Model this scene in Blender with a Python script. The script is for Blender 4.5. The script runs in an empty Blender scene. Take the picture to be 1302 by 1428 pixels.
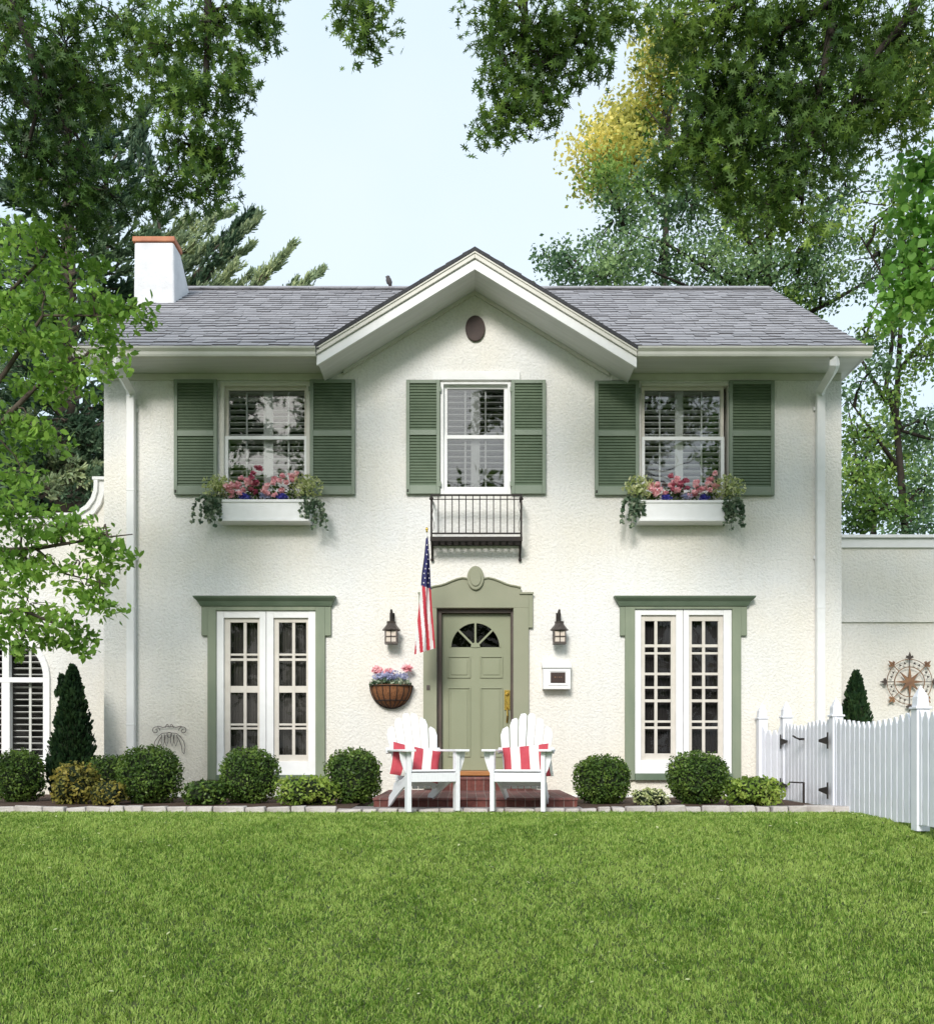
import bpy, math, random
import numpy as np
from mathutils import Vector, Matrix
random.seed(7); RNG = np.random.default_rng(11)
C = bpy.context.scene.collection
F, CX, HY, EYE, D0 = 1344.0, 651.0, 1045.0, 0.60, 12.0
def XX(px, d=D0): return (px-CX)*d/F
def ZZ(py, d=D0): return EYE+(HY-py)*d/F
def P(px, py, d): return Vector((XX(px, d), d-D0, ZZ(py, d)))
rnd = random.uniform

# ------------------------------------------------------------------ materials
def newmat(name):
    m = bpy.data.materials.new(name); m.use_nodes = True
    nt = m.node_tree; nt.nodes.clear()
    return m, nt, nt.nodes, nt.links
def N(ns, t, **kw):
    n = ns.new(t)
    for k, v in kw.items(): setattr(n, k, v)
    return n
def ramp(ns, stops):
    r = ns.new('ShaderNodeValToRGB'); e = r.color_ramp.elements
    while len(e) < len(stops): e.new(0.5)
    for i, (p, c) in enumerate(stops): e[i].position = p; e[i].color = (*c, 1)
    return r
def mat(name, c1, c2=None, scale=6, rough=.6, bump=0, bscale=60, metal=0, spec=.4, detail=4, island=0, sheen=0, coordscale=(1,1,1), lo=.3, hi=.7):
    m, nt, ns, lk = newmat(name)
    out = N(ns, 'ShaderNodeOutputMaterial'); b = N(ns, 'ShaderNodeBsdfPrincipled')
    lk.new(b.outputs[0], out.inputs[0])
    b.inputs['Roughness'].default_value = rough; b.inputs['Metallic'].default_value = metal
    b.inputs['Specular IOR Level'].default_value = spec
    if c2 is None: c2 = tuple(x*.88 for x in c1)
    tc = N(ns, 'ShaderNodeTexCoord'); mp = N(ns, 'ShaderNodeMapping'); mp.inputs['Scale'].default_value = coordscale
    lk.new(tc.outputs['Object'], mp.inputs[0])
    nz = N(ns, 'ShaderNodeTexNoise'); nz.inputs['Scale'].default_value = scale; nz.inputs['Detail'].default_value = detail
    lk.new(mp.outputs[0], nz.inputs['Vector'])
    r = ramp(ns, [(lo, c1), (hi, c2)]); lk.new(nz.outputs['Fac'], r.inputs[0])
    col = r.outputs[0]
    if island:
        g = N(ns, 'ShaderNodeNewGeometry'); hs = N(ns, 'ShaderNodeHueSaturation')
        mr = N(ns, 'ShaderNodeMapRange'); mr.inputs['To Min'].default_value = 1-island; mr.inputs['To Max'].default_value = 1+island
        lk.new(g.outputs['Random Per Island'], mr.inputs[0]); lk.new(mr.outputs[0], hs.inputs['Value'])
        lk.new(col, hs.inputs['Color']); col = hs.outputs[0]
    lk.new(col, b.inputs['Base Color'])
    if bump:
        n2 = N(ns, 'ShaderNodeTexNoise'); n2.inputs['Scale'].default_value = bscale; n2.inputs['Detail'].default_value = 3
        lk.new(mp.outputs[0], n2.inputs['Vector'])
        bp = N(ns, 'ShaderNodeBump'); bp.inputs['Strength'].default_value = bump; bp.inputs['Distance'].default_value = .01
        lk.new(n2.outputs['Fac'], bp.inputs['Height']); lk.new(bp.outputs[0], b.inputs['Normal'])
    return m

def stucco_mat(name, c, low_tint=True):
    m, nt, ns, lk = newmat(name)
    out = N(ns, 'ShaderNodeOutputMaterial'); b = N(ns, 'ShaderNodeBsdfPrincipled'); lk.new(b.outputs[0], out.inputs[0])
    b.inputs['Roughness'].default_value = .9; b.inputs['Specular IOR Level'].default_value = .15
    tc = N(ns, 'ShaderNodeTexCoord')
    n1 = N(ns, 'ShaderNodeTexNoise'); n1.inputs['Scale'].default_value = .8; n1.inputs['Detail'].default_value = 5
    lk.new(tc.outputs['Object'], n1.inputs['Vector'])
    r = ramp(ns, [(.35, c), (.66, (c[0]*1.03, c[1]*.985, c[2]*.90))]); lk.new(n1.outputs['Fac'], r.inputs[0])
    # rain streaks and fine soiling
    mp = N(ns, 'ShaderNodeMapping'); mp.inputs['Scale'].default_value = (5, 5, .35); lk.new(tc.outputs['Object'], mp.inputs[0])
    n3 = N(ns, 'ShaderNodeTexNoise'); n3.inputs['Scale'].default_value = 2.2; n3.inputs['Detail'].default_value = 6; lk.new(mp.outputs[0], n3.inputs['Vector'])
    r3 = ramp(ns, [(.45, (1, 1, 1)), (.85, (.90, .89, .86))]); lk.new(n3.outputs['Fac'], r3.inputs[0])
    mx = N(ns, 'ShaderNodeMixRGB', blend_type='MULTIPLY'); mx.inputs[0].default_value = .4
    lk.new(r.outputs[0], mx.inputs[1]); lk.new(r3.outputs[0], mx.inputs[2])
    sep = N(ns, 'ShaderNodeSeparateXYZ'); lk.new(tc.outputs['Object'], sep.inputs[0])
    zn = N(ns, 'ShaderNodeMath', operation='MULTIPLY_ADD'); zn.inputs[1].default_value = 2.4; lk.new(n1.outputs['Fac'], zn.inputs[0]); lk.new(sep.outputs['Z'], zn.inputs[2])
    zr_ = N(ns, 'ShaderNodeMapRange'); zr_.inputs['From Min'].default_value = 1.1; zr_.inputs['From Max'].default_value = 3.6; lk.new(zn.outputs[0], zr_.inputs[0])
    rz = ramp(ns, [(0, (.905, .88, .81)), (.5, (.955, .945, .91)), (1, (1, 1, 1))]); lk.new(zr_.outputs[0], rz.inputs[0])  # warmer and darker towards the bottom of the wall, broken up by noise
    mz = N(ns, 'ShaderNodeMixRGB', blend_type='MULTIPLY'); mz.inputs[0].default_value = 1 if low_tint else 0
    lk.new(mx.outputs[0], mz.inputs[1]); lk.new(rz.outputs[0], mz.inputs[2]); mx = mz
    # pebbly dash texture
    v = N(ns, 'ShaderNodeTexNoise'); v.inputs['Scale'].default_value = 33; v.inputs['Detail'].default_value = 2.5; v.inputs['Distortion'].default_value = .5
    lk.new(tc.outputs['Object'], v.inputs['Vector'])
    rr = ramp(ns, [(.36, (0,0,0)), (.62, (1,1,1))]); lk.new(v.outputs['Fac'], rr.inputs[0])
    sp = N(ns, 'ShaderNodeMixRGB', blend_type='MULTIPLY'); sp.inputs[0].default_value = 1
    rs = ramp(ns, [(.0, (.93, .93, .935)), (.5, (1, 1, 1))]); lk.new(rr.outputs[0], rs.inputs[0])
    lk.new(mx.outputs[0], sp.inputs[1]); lk.new(rs.outputs[0], sp.inputs[2]); lk.new(sp.outputs[0], b.inputs['Base Color'])
    bp = N(ns, 'ShaderNodeBump'); bp.inputs['Strength'].default_value = .5; bp.inputs['Distance'].default_value = .009
    lk.new(rr.outputs[0], bp.inputs['Height']); lk.new(bp.outputs[0], b.inputs['Normal'])
    return m

def leaf_mat(name, dark, mid, light, trans=.35, rough=.45, pscale=.8, pamp=1.6):
    m, nt, ns, lk = newmat(name)
    out = N(ns, 'ShaderNodeOutputMaterial'); b = N(ns, 'ShaderNodeBsdfPrincipled'); t = N(ns, 'ShaderNodeBsdfTranslucent')
    mix = N(ns, 'ShaderNodeMixShader'); mix.inputs[0].default_value = trans
    b.inputs['Roughness'].default_value = rough; b.inputs['Specular IOR Level'].default_value = .22
    g = N(ns, 'ShaderNodeNewGeometry'); tc = N(ns, 'ShaderNodeTexCoord')
    nz = N(ns, 'ShaderNodeTexNoise'); nz.inputs['Scale'].default_value = pscale; nz.inputs['Detail'].default_value = 3; lk.new(tc.outputs['Object'], nz.inputs['Vector'])
    ad = N(ns, 'ShaderNodeMath', operation='ADD'); ml = N(ns, 'ShaderNodeMath', operation='MULTIPLY'); ml.inputs[1].default_value = .5 if pamp > 1 else .95
    ml2 = N(ns, 'ShaderNodeMath', operation='MULTIPLY_ADD'); ml2.inputs[1].default_value = pamp; ml2.inputs[2].default_value = .25-pamp*.5
    lk.new(g.outputs['Random Per Island'], ml.inputs[0]); lk.new(nz.outputs['Fac'], ml2.inputs[0])
    lk.new(ml.outputs[0], ad.inputs[0]); lk.new(ml2.outputs[0], ad.inputs[1])
    r = ramp(ns, [(.05, dark), (.5, mid), (.95, light)]); lk.new(ad.outputs[0], r.inputs[0])
    lk.new(r.outputs[0], b.inputs['Base Color'])
    hs = N(ns, 'ShaderNodeHueSaturation'); hs.inputs['Value'].default_value = 1.5; hs.inputs['Hue'].default_value = .485
    lk.new(r.outputs[0], hs.inputs['Color']); lk.new(hs.outputs[0], t.inputs[0])
    lk.new(b.outputs[0], mix.inputs[1]); lk.new(t.outputs[0], mix.inputs[2]); lk.new(mix.outputs[0], out.inputs[0])
    return m

def glass_mat(name, refl=.18, tint=(.9, .92, .92)):
    m, nt, ns, lk = newmat(name)
    out = N(ns, 'ShaderNodeOutputMaterial'); t = N(ns, 'ShaderNodeBsdfTransparent'); g = N(ns, 'ShaderNodeBsdfGlossy')
    t.inputs[0].default_value = (*tint, 1); g.inputs['Roughness'].default_value = .015
    tc = N(ns, 'ShaderNodeTexCoord'); nz = N(ns, 'ShaderNodeTexNoise'); nz.inputs['Scale'].default_value = 2.2; nz.inputs['Detail'].default_value = 1
    lk.new(tc.outputs['Object'], nz.inputs['Vector']); bp = N(ns, 'ShaderNodeBump'); bp.inputs['Strength'].default_value = .12; bp.inputs['Distance'].default_value = .02
    lk.new(nz.outputs['Fac'], bp.inputs['Height']); lk.new(bp.outputs[0], g.inputs['Normal'])
    fr = N(ns, 'ShaderNodeFresnel'); fr.inputs[0].default_value = 1.5
    a = N(ns, 'ShaderNodeMath', operation='ADD'); a.inputs[1].default_value = refl; lk.new(fr.outputs[0], a.inputs[0])
    mix = N(ns, 'ShaderNodeMixShader'); lk.new(a.outputs[0], mix.inputs[0]); lk.new(t.outputs[0], mix.inputs[1]); lk.new(g.outputs[0], mix.inputs[2]); lk.new(mix.outputs[0], out.inputs[0])
    return m

def brick_mat(name, sc=1.0, rot=(0,0,0), bw=.2, rh=.065, off=.5, c1=(.16,.05,.038), c2=(.09,.028,.022), mortar=(.22,.17,.15)):
    m, nt, ns, lk = newmat(name)
    out = N(ns, 'ShaderNodeOutputMaterial'); b = N(ns, 'ShaderNodeBsdfPrincipled'); lk.new(b.outputs[0], out.inputs[0]); b.inputs['Roughness'].default_value = .85
    tc = N(ns, 'ShaderNodeTexCoord'); mp = N(ns, 'ShaderNodeMapping'); mp.inputs['Rotation'].default_value = rot
    lk.new(tc.outputs['Object'], mp.inputs[0])
    bk = N(ns, 'ShaderNodeTexBrick'); bk.inputs['Scale'].default_value = sc; bk.inputs['Brick Width'].default_value = bw; bk.inputs['Row Height'].default_value = rh
    bk.inputs['Mortar Size'].default_value = .004; bk.offset = off; bk.inputs['Color1'].default_value = (*c1, 1); bk.inputs['Color2'].default_value = (*c2, 1); bk.inputs['Mortar'].default_value = (*mortar, 1)
    lk.new(mp.outputs[0], bk.inputs['Vector'])
    nz = N(ns, 'ShaderNodeTexNoise'); nz.inputs['Scale'].default_value = 25; lk.new(tc.outputs['Object'], nz.inputs['Vector'])
    r = ramp(ns, [(.3, (.75,.75,.75)), (.75, (1.25,1.2,1.2))]); lk.new(nz.outputs['Fac'], r.inputs[0])
    mx = N(ns, 'ShaderNodeMixRGB', blend_type='MULTIPLY'); mx.inputs[0].default_value = 1; lk.new(bk.outputs[0], mx.inputs[1]); lk.new(r.outputs[0], mx.inputs[2]); lk.new(mx.outputs[0], b.inputs['Base Color'])
    bp = N(ns, 'ShaderNodeBump'); bp.inputs['Strength'].default_value = .6; bp.inputs['Distance'].default_value = .01; bp.invert = True
    lk.new(bk.outputs['Fac'], bp.inputs['Height']); lk.new(bp.outputs[0], b.inputs['Normal'])
    return m

M = {}
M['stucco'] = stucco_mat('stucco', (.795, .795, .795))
M['smooth'] = mat('smooth_render', (.82,.82,.80), (.77,.77,.74), scale=2, rough=.85, bump=.15, bscale=90)
M['white'] = mat('white_paint', (.83,.83,.83), (.78,.78,.775), scale=9, rough=.45, bump=.04)
M['chairwhite'] = mat('chair_white', (.84,.845,.865), (.74,.745,.77), scale=14, rough=.4, bump=.05, coordscale=(6,6,1))
M['cream'] = mat('cream_trim', (.70,.68,.62), (.62,.60,.54), scale=5, rough=.5)
M['gutter'] = mat('gutter_metal', (.72,.71,.66), (.62,.61,.56), scale=3, rough=.4)
M['sash'] = mat('sash_paint', (.66,.62,.56), (.58,.54,.48), scale=9, rough=.5)
M['soffit'] = mat('soffit_paint', (.76,.76,.76), (.68,.68,.68), scale=3, rough=.7, coordscale=(.4,6,1))
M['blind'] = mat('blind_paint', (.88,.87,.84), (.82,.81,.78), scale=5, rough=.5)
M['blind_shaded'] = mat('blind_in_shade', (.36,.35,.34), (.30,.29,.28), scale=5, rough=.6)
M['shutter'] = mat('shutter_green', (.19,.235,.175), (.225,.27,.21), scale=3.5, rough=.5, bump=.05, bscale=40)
M['louver'] = mat('louver_green_shaded', (.085,.125,.073), (.11,.15,.092), scale=7, rough=.5)  # shutter green darkened: the shading among the slats is put into the colour
M['surround'] = mat('surround_green', (.175,.215,.15), (.235,.27,.19), scale=2.2, rough=.6, bump=.08, bscale=50, coordscale=(3,3,.8))
M['surround_dark'] = mat('cornice_green', (.105,.15,.10), (.14,.185,.13), scale=4, rough=.55)
M['sage'] = mat('sage_paint', (.25,.265,.18), (.29,.29,.205), scale=2, rough=.6, bump=.08, bscale=60)
M['door'] = mat('door_paint', (.25,.27,.175), (.275,.29,.195), scale=2, rough=.38, bump=.03)
M['doorframe'] = mat('door_frame_bronze', (.10,.075,.06), (.06,.045,.04), scale=5, rough=.4)
M['iron'] = mat('black_iron', (.018,.015,.015), (.03,.022,.018), scale=20, rough=.75, bump=.1)
M['wire'] = mat('rusty_wire', (.10,.075,.06), (.05,.04,.04), scale=20, rough=.6)
M['rust'] = mat('rusty_metal', (.34,.18,.09), (.16,.09,.06), scale=10, rough=.65, metal=.2)
M['bronze'] = mat('lantern_bronze', (.075,.06,.055), (.12,.10,.09), scale=20, rough=.4, metal=.5)
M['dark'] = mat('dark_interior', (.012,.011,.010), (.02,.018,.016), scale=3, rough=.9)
M['vent'] = mat('vent_brown', (.05,.028,.022), (.035,.02,.016), scale=10, rough=.6)
M['screen'] = mat('curtain_screen', (.10,.088,.08), (.05,.042,.04), scale=2.5, rough=.9, coordscale=(2,1,1))
M['screen_dark'] = mat('dark_curtain', (.035,.028,.028), (.02,.015,.017), scale=2.5, rough=.9)
M['glass'] = glass_mat('window_glass', .07)
M['glass_low'] = glass_mat('lower_glass', -.022)
M['frost'] = mat('frosted_glass', (.70,.60,.50), (.62,.56,.50), scale=12, rough=.25)
M['brass'] = mat('brass', (.75,.52,.12), (.6,.40,.10), scale=20, rough=.25, metal=1)
M['brick'] = brick_mat('soldier_brick', rot=(math.pi/2,0,0), bw=.1, rh=.2, off=0)
M['bricktop'] = brick_mat('brick_paving', bw=.1, rh=.2, off=0, c1=(.20,.085,.075), c2=(.13,.052,.046))
M['oak'] = mat('oak_threshold', (.42,.19,.06), (.33,.14,.05), scale=6, rough=.4, coordscale=(1,8,8))
M['chimney'] = mat('chimney_white', (.74,.74,.76), (.60,.60,.62), scale=3.5, rough=.85, bump=.6, bscale=26)
M['copper'] = mat('terracotta_cap', (.48,.19,.09), (.36,.12,.06), scale=9, rough=.6)
M['shingle'] = mat('roof_shingle', (.37,.365,.38), (.26,.255,.275), scale=5, coordscale=(.8,6,6), rough=.9, bump=.5, bscale=60, island=.06, spec=.2)
M['shingle_side'] = mat('shingle_side', (.10,.10,.11), (.14,.135,.145), scale=20, rough=.9)
M['shingle_edge'] = mat('shingle_edge', (.04,.04,.045), (.06,.06,.065), scale=20, rough=.9)
M['bark'] = mat('bark', (.055,.042,.032), (.10,.08,.06), scale=8, rough=.95, bump=.8, bscale=25, coordscale=(2,2,.5))
M['darkbark'] = mat('dark_twig', (.02,.015,.012), (.035,.028,.02), scale=8, rough=.95)
M['mulch'] = mat('mulch', (.05,.028,.02), (.10,.06,.04), scale=40, rough=1, bump=1, bscale=60)
M['gravel'] = mat('grey_gravel', (.34,.31,.30), (.20,.18,.18), scale=60, rough=1, bump=1, bscale=70)
M['stone'] = mat('edging_stone', (.34,.30,.28), (.58,.54,.51), scale=6, rough=.9, bump=.6, bscale=40)
M['soil'] = mat('turf_base', (.03,.055,.012), (.07,.09,.03), scale=3, rough=1, bump=.8, bscale=60)
M['far_ground'] = mat('ground', (.07,.12,.035), (.10,.13,.05), scale=.5, rough=1)
M['coir'] = mat('coir', (.16,.065,.03), (.32,.14,.06), scale=30, rough=1, bump=1, bscale=50, coordscale=(3,3,.7))
M['red'] = mat('red_fabric', (.50,.07,.09), (.42,.05,.07), scale=12, rough=.85, bump=.2, bscale=200)
M['ivory'] = mat('ivory_fabric', (.80,.77,.72), (.74,.71,.66), scale=12, rough=.9, bump=.2, bscale=200)
M['navy'] = mat('navy_fabric', (.04,.04,.14), (.05,.05,.17), scale=12, rough=.85)
M['flagwhite'] = mat('white_fabric', (.83,.82,.82), (.78,.76,.76), scale=12, rough=.85)
M['flagred'] = mat('flag_red', (.50,.035,.06), (.60,.06,.08), scale=4, rough=.8)
M['fence'] = mat('fence_white', (.80,.81,.86), (.74,.75,.81), scale=5, rough=.5, bump=.06, bscale=40)
M['bird'] = mat('bird_feathers', (.06,.055,.06), (.10,.09,.09), scale=20, rough=.9)
# foliage
M['oakleaf'] = leaf_mat('oak_leaf', (.022,.052,.016), (.072,.145,.030), (.21,.32,.055), trans=.3, pscale=.7)
M['oakleafR'] = leaf_mat('oak_leaf_right', (.024,.056,.014), (.082,.155,.028), (.22,.33,.055), trans=.32, pscale=.6)
M['dogleaf'] = leaf_mat('dogwood_leaf', (.06,.13,.025), (.16,.31,.05), (.32,.50,.10), trans=.42, pscale=1.2)
M['brightleaf'] = leaf_mat('bright_leaf', (.06,.16,.03), (.13,.30,.05), (.26,.46,.09), trans=.42, pscale=1.5)
M['bgleaf'] = leaf_mat('background_leaf', (.035,.075,.04), (.11,.20,.09), (.30,.42,.18), trans=.35, pscale=.45)
M['bgleaf2'] = leaf_mat('background_leaf_green', (.035,.08,.02), (.13,.24,.05), (.36,.47,.11), trans=.35, pscale=.45)
M['gold'] = leaf_mat('sunlit_gold_leaf', (.22,.26,.06), (.52,.50,.12), (.82,.72,.22), trans=.4, pscale=.6)
M['pine'] = leaf_mat('pine_needle', (.018,.042,.026), (.065,.12,.068), (.19,.27,.15), trans=.2, pscale=.6)
M['pine2'] = leaf_mat('pine_needle_light', (.12,.18,.11), (.30,.38,.22), (.55,.60,.32), trans=.3, pscale=1)
M['box'] = leaf_mat('boxwood_leaf', (.024,.055,.012), (.075,.14,.026), (.19,.28,.055), trans=.25, pscale=6)
M['arb'] = leaf_mat('arborvitae_leaf', (.008,.024,.012), (.02,.048,.018), (.045,.085,.028), trans=.15, pscale=5)
M['lime'] = leaf_mat('lime_leaf', (.09,.16,.03), (.24,.36,.06), (.48,.56,.14), trans=.35, pscale=4)
M['goldshrub'] = leaf_mat('golden_shrub_leaf', (.10,.12,.03), (.26,.24,.05), (.42,.34,.08), trans=.35, pscale=5)
M['ivy'] = leaf_mat('ivy_leaf', (.035,.07,.04), (.11,.17,.10), (.45,.48,.36), trans=.2, pscale=8)
M['coleus'] = leaf_mat('yellow_leaf', (.18,.25,.08), (.46,.52,.22), (.82,.80,.55), trans=.35, pscale=9)
M['pink'] = leaf_mat('pink_petal', (.66,.24,.30), (.86,.50,.53), (.92,.74,.72), trans=.3, pscale=9)
M['crimson'] = leaf_mat('crimson_petal', (.30,.05,.10), (.50,.12,.18), (.62,.24,.28), trans=.3, pscale=9)
M['blue'] = leaf_mat('blue_petal', (.05,.04,.30), (.10,.09,.48), (.2,.2,.6), trans=.3, pscale=9)
M['lav'] = leaf_mat('lavender_petal', (.28,.30,.48), (.42,.44,.62), (.6,.6,.75), trans=.3, pscale=9)
M['grass'] = leaf_mat('grass_blade', (.050,.118,.014), (.155,.288,.036), (.40,.51,.135), trans=.33, rough=.5, pscale=1.7, pamp=.9)
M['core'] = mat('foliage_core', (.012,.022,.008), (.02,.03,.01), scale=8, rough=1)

# ------------------------------------------------------------------ object helpers
OFF = {}
def tag(o, label=None, cat=None, group=None, kind=None):
    if label: o['label'] = label
    if cat: o['category'] = cat
    if group: o['group'] = group
    if kind: o['kind'] = kind
    return o
def thing(name, loc, label, cat, group=None):
    o = bpy.data.objects.new(name, None); C.objects.link(o); o.location = loc; o.empty_display_size = .1
    OFF[o.name] = Vector(loc); return tag(o, label, cat, group)
def link(name, me, parent=None, loc=None):
    o = bpy.data.objects.new(name, me); C.objects.link(o)
    if parent is not None:
        o.parent = parent; off = OFF[parent.name]
    else: off = Vector(loc if loc is not None else (0,0,0)); o.location = off
    OFF[o.name] = off.copy()
    if off.length > 0: me.transform(Matrix.Translation(-off))
    return o
class MB:
    def __init__(s): s.v = []; s.f = []; s.m = []; s.cm = 0
    def add(s, vs, fs, m=None):
        o = len(s.v); s.v += [tuple(x) for x in vs]; s.f += [tuple(i+o for i in f) for f in fs]; s.m += [s.cm if m is None else m]*len(fs); return s
    def box(s, x0, x1, y0, y1, z0, z1, m=None):
        vs = [(x,y,z) for z in (z0,z1) for y in (y0,y1) for x in (x0,x1)]
        return s.add(vs, [(0,2,3,1),(4,5,7,6),(0,1,5,4),(2,6,7,3),(0,4,6,2),(1,3,7,5)], m)
    def obox(s, c, sx, sy, sz, rot=None, m=None):
        R = rot if rot is not None else Matrix.Identity(3); c = Vector(c)
        vs = [c+R@Vector((x*sx/2,y*sy/2,z*sz/2)) for z in (-1,1) for y in (-1,1) for x in (-1,1)]
        return s.add(vs, [(0,2,3,1),(4,5,7,6),(0,1,5,4),(2,6,7,3),(0,4,6,2),(1,3,7,5)], m)
    def prism(s, pts, y0, y1, m=None, axis='y'):
        n = len(pts)
        mk = {'y': lambda a,b,t: (a,t,b), 'x': lambda a,b,t: (t,a,b), 'z': lambda a,b,t: (a,b,t)}[axis]
        vs = [mk(a,b,y0) for a,b in pts]+[mk(a,b,y1) for a,b in pts]
        return s.add(vs, [tuple(range(n)), tuple(range(2*n-1, n-1, -1))]+[(i, i+n, (i+1)%n+n, (i+1)%n) for i in range(n)], m)
    def tube(s, pts, r, n=6, m=None, cap=True):
        pts = [Vector(p) for p in pts]
        if not isinstance(r, (list, tuple)): r = [r]*len(pts)
        vs = []; up = None
        for i, p in enumerate(pts):
            t = (pts[min(i+1, len(pts)-1)]-pts[max(i-1, 0)])
            t = t.normalized() if t.length > 1e-9 else Vector((0,0,1))
            if up is None: up = Vector((0,0,1)) if abs(t.z) < .9 else Vector((1,0,0))
            a = t.cross(up); a = a.normalized() if a.length > 1e-6 else Vector((1,0,0)); b = a.cross(t).normalized(); up = b
            for k in range(n):
                an = 2*math.pi*k/n; vs.append(p+(a*math.cos(an)+b*math.sin(an))*r[i])
        fs = [(i*n+k, i*n+(k+1)%n, (i+1)*n+(k+1)%n, (i+1)*n+k) for i in range(len(pts)-1) for k in range(n)]
        if cap: fs += [tuple(range(n-1,-1,-1)), tuple((len(pts)-1)*n+k for k in range(n))]
        return s.add(vs, fs, m)
    def lathe(s, prof, c, n=16, m=None, a0=0, a1=2*math.pi):
        c = Vector(c); full = abs(a1-a0-2*math.pi) < 1e-6; k = n if full else n+1; vs = []
        for r, z in prof:
            for i in range(k):
                a = a0+(a1-a0)*i/n; vs.append((c.x+r*math.cos(a), c.y+r*math.sin(a), c.z+z))
        fs = []
        for j in range(len(prof)-1):
            for i in range(n):
                i2 = (i+1) % k; fs.append((j*k+i, j*k+i2, (j+1)*k+i2, (j+1)*k+i))
        return s.add(vs, fs, m)
    def build(s, name, mats, parent=None, loc=None, bevel=0, smooth=False, seg=2):
        me = bpy.data.meshes.new(name); me.from_pydata([tuple(v) for v in s.v], [], s.f)
        mats = mats if isinstance(mats, (list, tuple)) else [mats]
        for mm in mats: me.materials.append(mm)
        me.polygons.foreach_set('material_index', s.m)
        if smooth: me.polygons.foreach_set('use_smooth', [True]*len(s.f))
        me.update()
        o = link(name, me, parent, loc)
        if bevel:
            b = o.modifiers.new('bevel', 'BEVEL'); b.width = bevel; b.segments = seg; b.limit_method = 'ANGLE'; b.angle_limit = math.radians(40)
        return o
def structure(o): o['kind'] = 'structure'; return o

def copy_tree(o, parent=None):
    c = o.copy(); C.objects.link(c)
    if parent is not None: c.parent = parent
    for ch in list(o.children): copy_tree(ch, c)
    return c

# ---- scattered leaf meshes (numpy)
def rand_rot(n, upbias=0.0, outdirs=None, ob=0.0):
    nrm = RNG.normal(size=(n,3)); nrm /= np.linalg.norm(nrm, axis=1)[:,None]
    nrm[:,2] += upbias
    if outdirs is not None: nrm += outdirs*ob
    nrm /= np.linalg.norm(nrm, axis=1)[:,None]+1e-9
    t = RNG.normal(size=(n,3)); t -= (t*nrm).sum(1)[:,None]*nrm; t /= np.linalg.norm(t, axis=1)[:,None]+1e-9
    b = np.cross(nrm, t)
    return t, b, nrm
def leaves_mesh(name, cen, size, tmpl, mats, midx=None, upbias=0., out=None, ob=0., droop=0, parent=None, loc=None, frame=None):
    cen = np.asarray(cen, float); n = len(cen); tm = np.asarray(tmpl, float); k = len(tm)
    size = np.broadcast_to(np.asarray(size, float), (n,))
    t, b, nn = frame if frame is not None else rand_rot(n, upbias, out, ob)
    if droop:
        t[:,2] -= droop; t /= np.linalg.norm(t, axis=1)[:,None]; nn = np.cross(t, b); nn /= np.linalg.norm(nn, axis=1)[:,None]+1e-9; b = np.cross(nn, t)
    V = cen[:,None,:] + size[:,None,None]*(tm[None,:,0:1]*t[:,None,:]+tm[None,:,1:2]*b[:,None,:]+tm[None,:,2:3]*nn[:,None,:])
    me = bpy.data.meshes.new(name)
    me.vertices.add(n*k); me.vertices.foreach_set('co', V.reshape(-1).astype(np.float32))
    me.loops.add(n*k); me.loops.foreach_set('vertex_index', np.arange(n*k, dtype=np.int32))
    me.polygons.add(n); me.polygons.foreach_set('loop_start', np.arange(0, n*k, k, dtype=np.int32))
    try: me.polygons.foreach_set('loop_total', np.full(n, k, dtype=np.int32))
    except Exception: pass
    for mm in (mats if isinstance(mats, (list, tuple)) else [mats]): me.materials.append(mm)
    if midx is not None: me.polygons.foreach_set('material_index', np.asarray(midx, dtype=np.int32))
    me.update(calc_edges=True)
    return link(name, me, parent, loc)
OAK = [(-.62,-.012,0),(-.24,-.045,0),(-.30,-.30,.05),(-.16,-.22,.02),(-.06,-.06,0),(.04,-.42,.06),(.12,-.26,.03),(.13,-.06,0),(.40,-.34,.05),(.36,-.18,.01),(.30,-.05,0),(.60,-.05,-.05),(.64,.04,-.06),(.31,.06,0),(.38,.30,.04),(.26,.22,.02),(.12,.07,0),(.02,.44,.06),(-.05,.24,.03),(-.06,.06,0),(-.28,.28,.05),(-.25,.10,.01),(-.24,.04,0),(-.62,.012,0)]
OVAL = [(-.5,0,0),(-.25,-.22,.03),(.1,-.25,.02),(.5,0,-.08),(.1,.25,.02),(-.25,.22,.03)]
DIA = [(-.5,0,0),(0,-.3,.04),(.5,0,-.04),(0,.3,.04)]
MAPLE = [(-.5,0,0),(-.35,-.35,.02),(-.05,-.45,.02),(.25,-.25,0),(.5,0,-.05),(.25,.25,0),(-.05,.45,.02),(-.35,.35,.02)]
NEED = [(-.5,-.035,0),(.5,-.015,0),(.5,.015,0),(-.5,.035,0)]
IVY = [(-.4,0,0),(-.45,-.35,0),(-.05,-.28,0),(.1,-.5,0),(.5,0,-.05),(.1,.5,0),(-.05,.28,0),(-.45,.35,0)]

def bez(a, b, sag=0, n=5, jit=0.0):
    a = Vector(a); b = Vector(b); out = []
    for i in range(n+1):
        t = i/n; p = a.lerp(b, t); p.z += sag*4*t*(1-t)
        if 0 < i < n: p += Vector((rnd(-jit,jit), rnd(-jit,jit), rnd(-jit,jit)))
        out.append(p)
    return out

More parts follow.
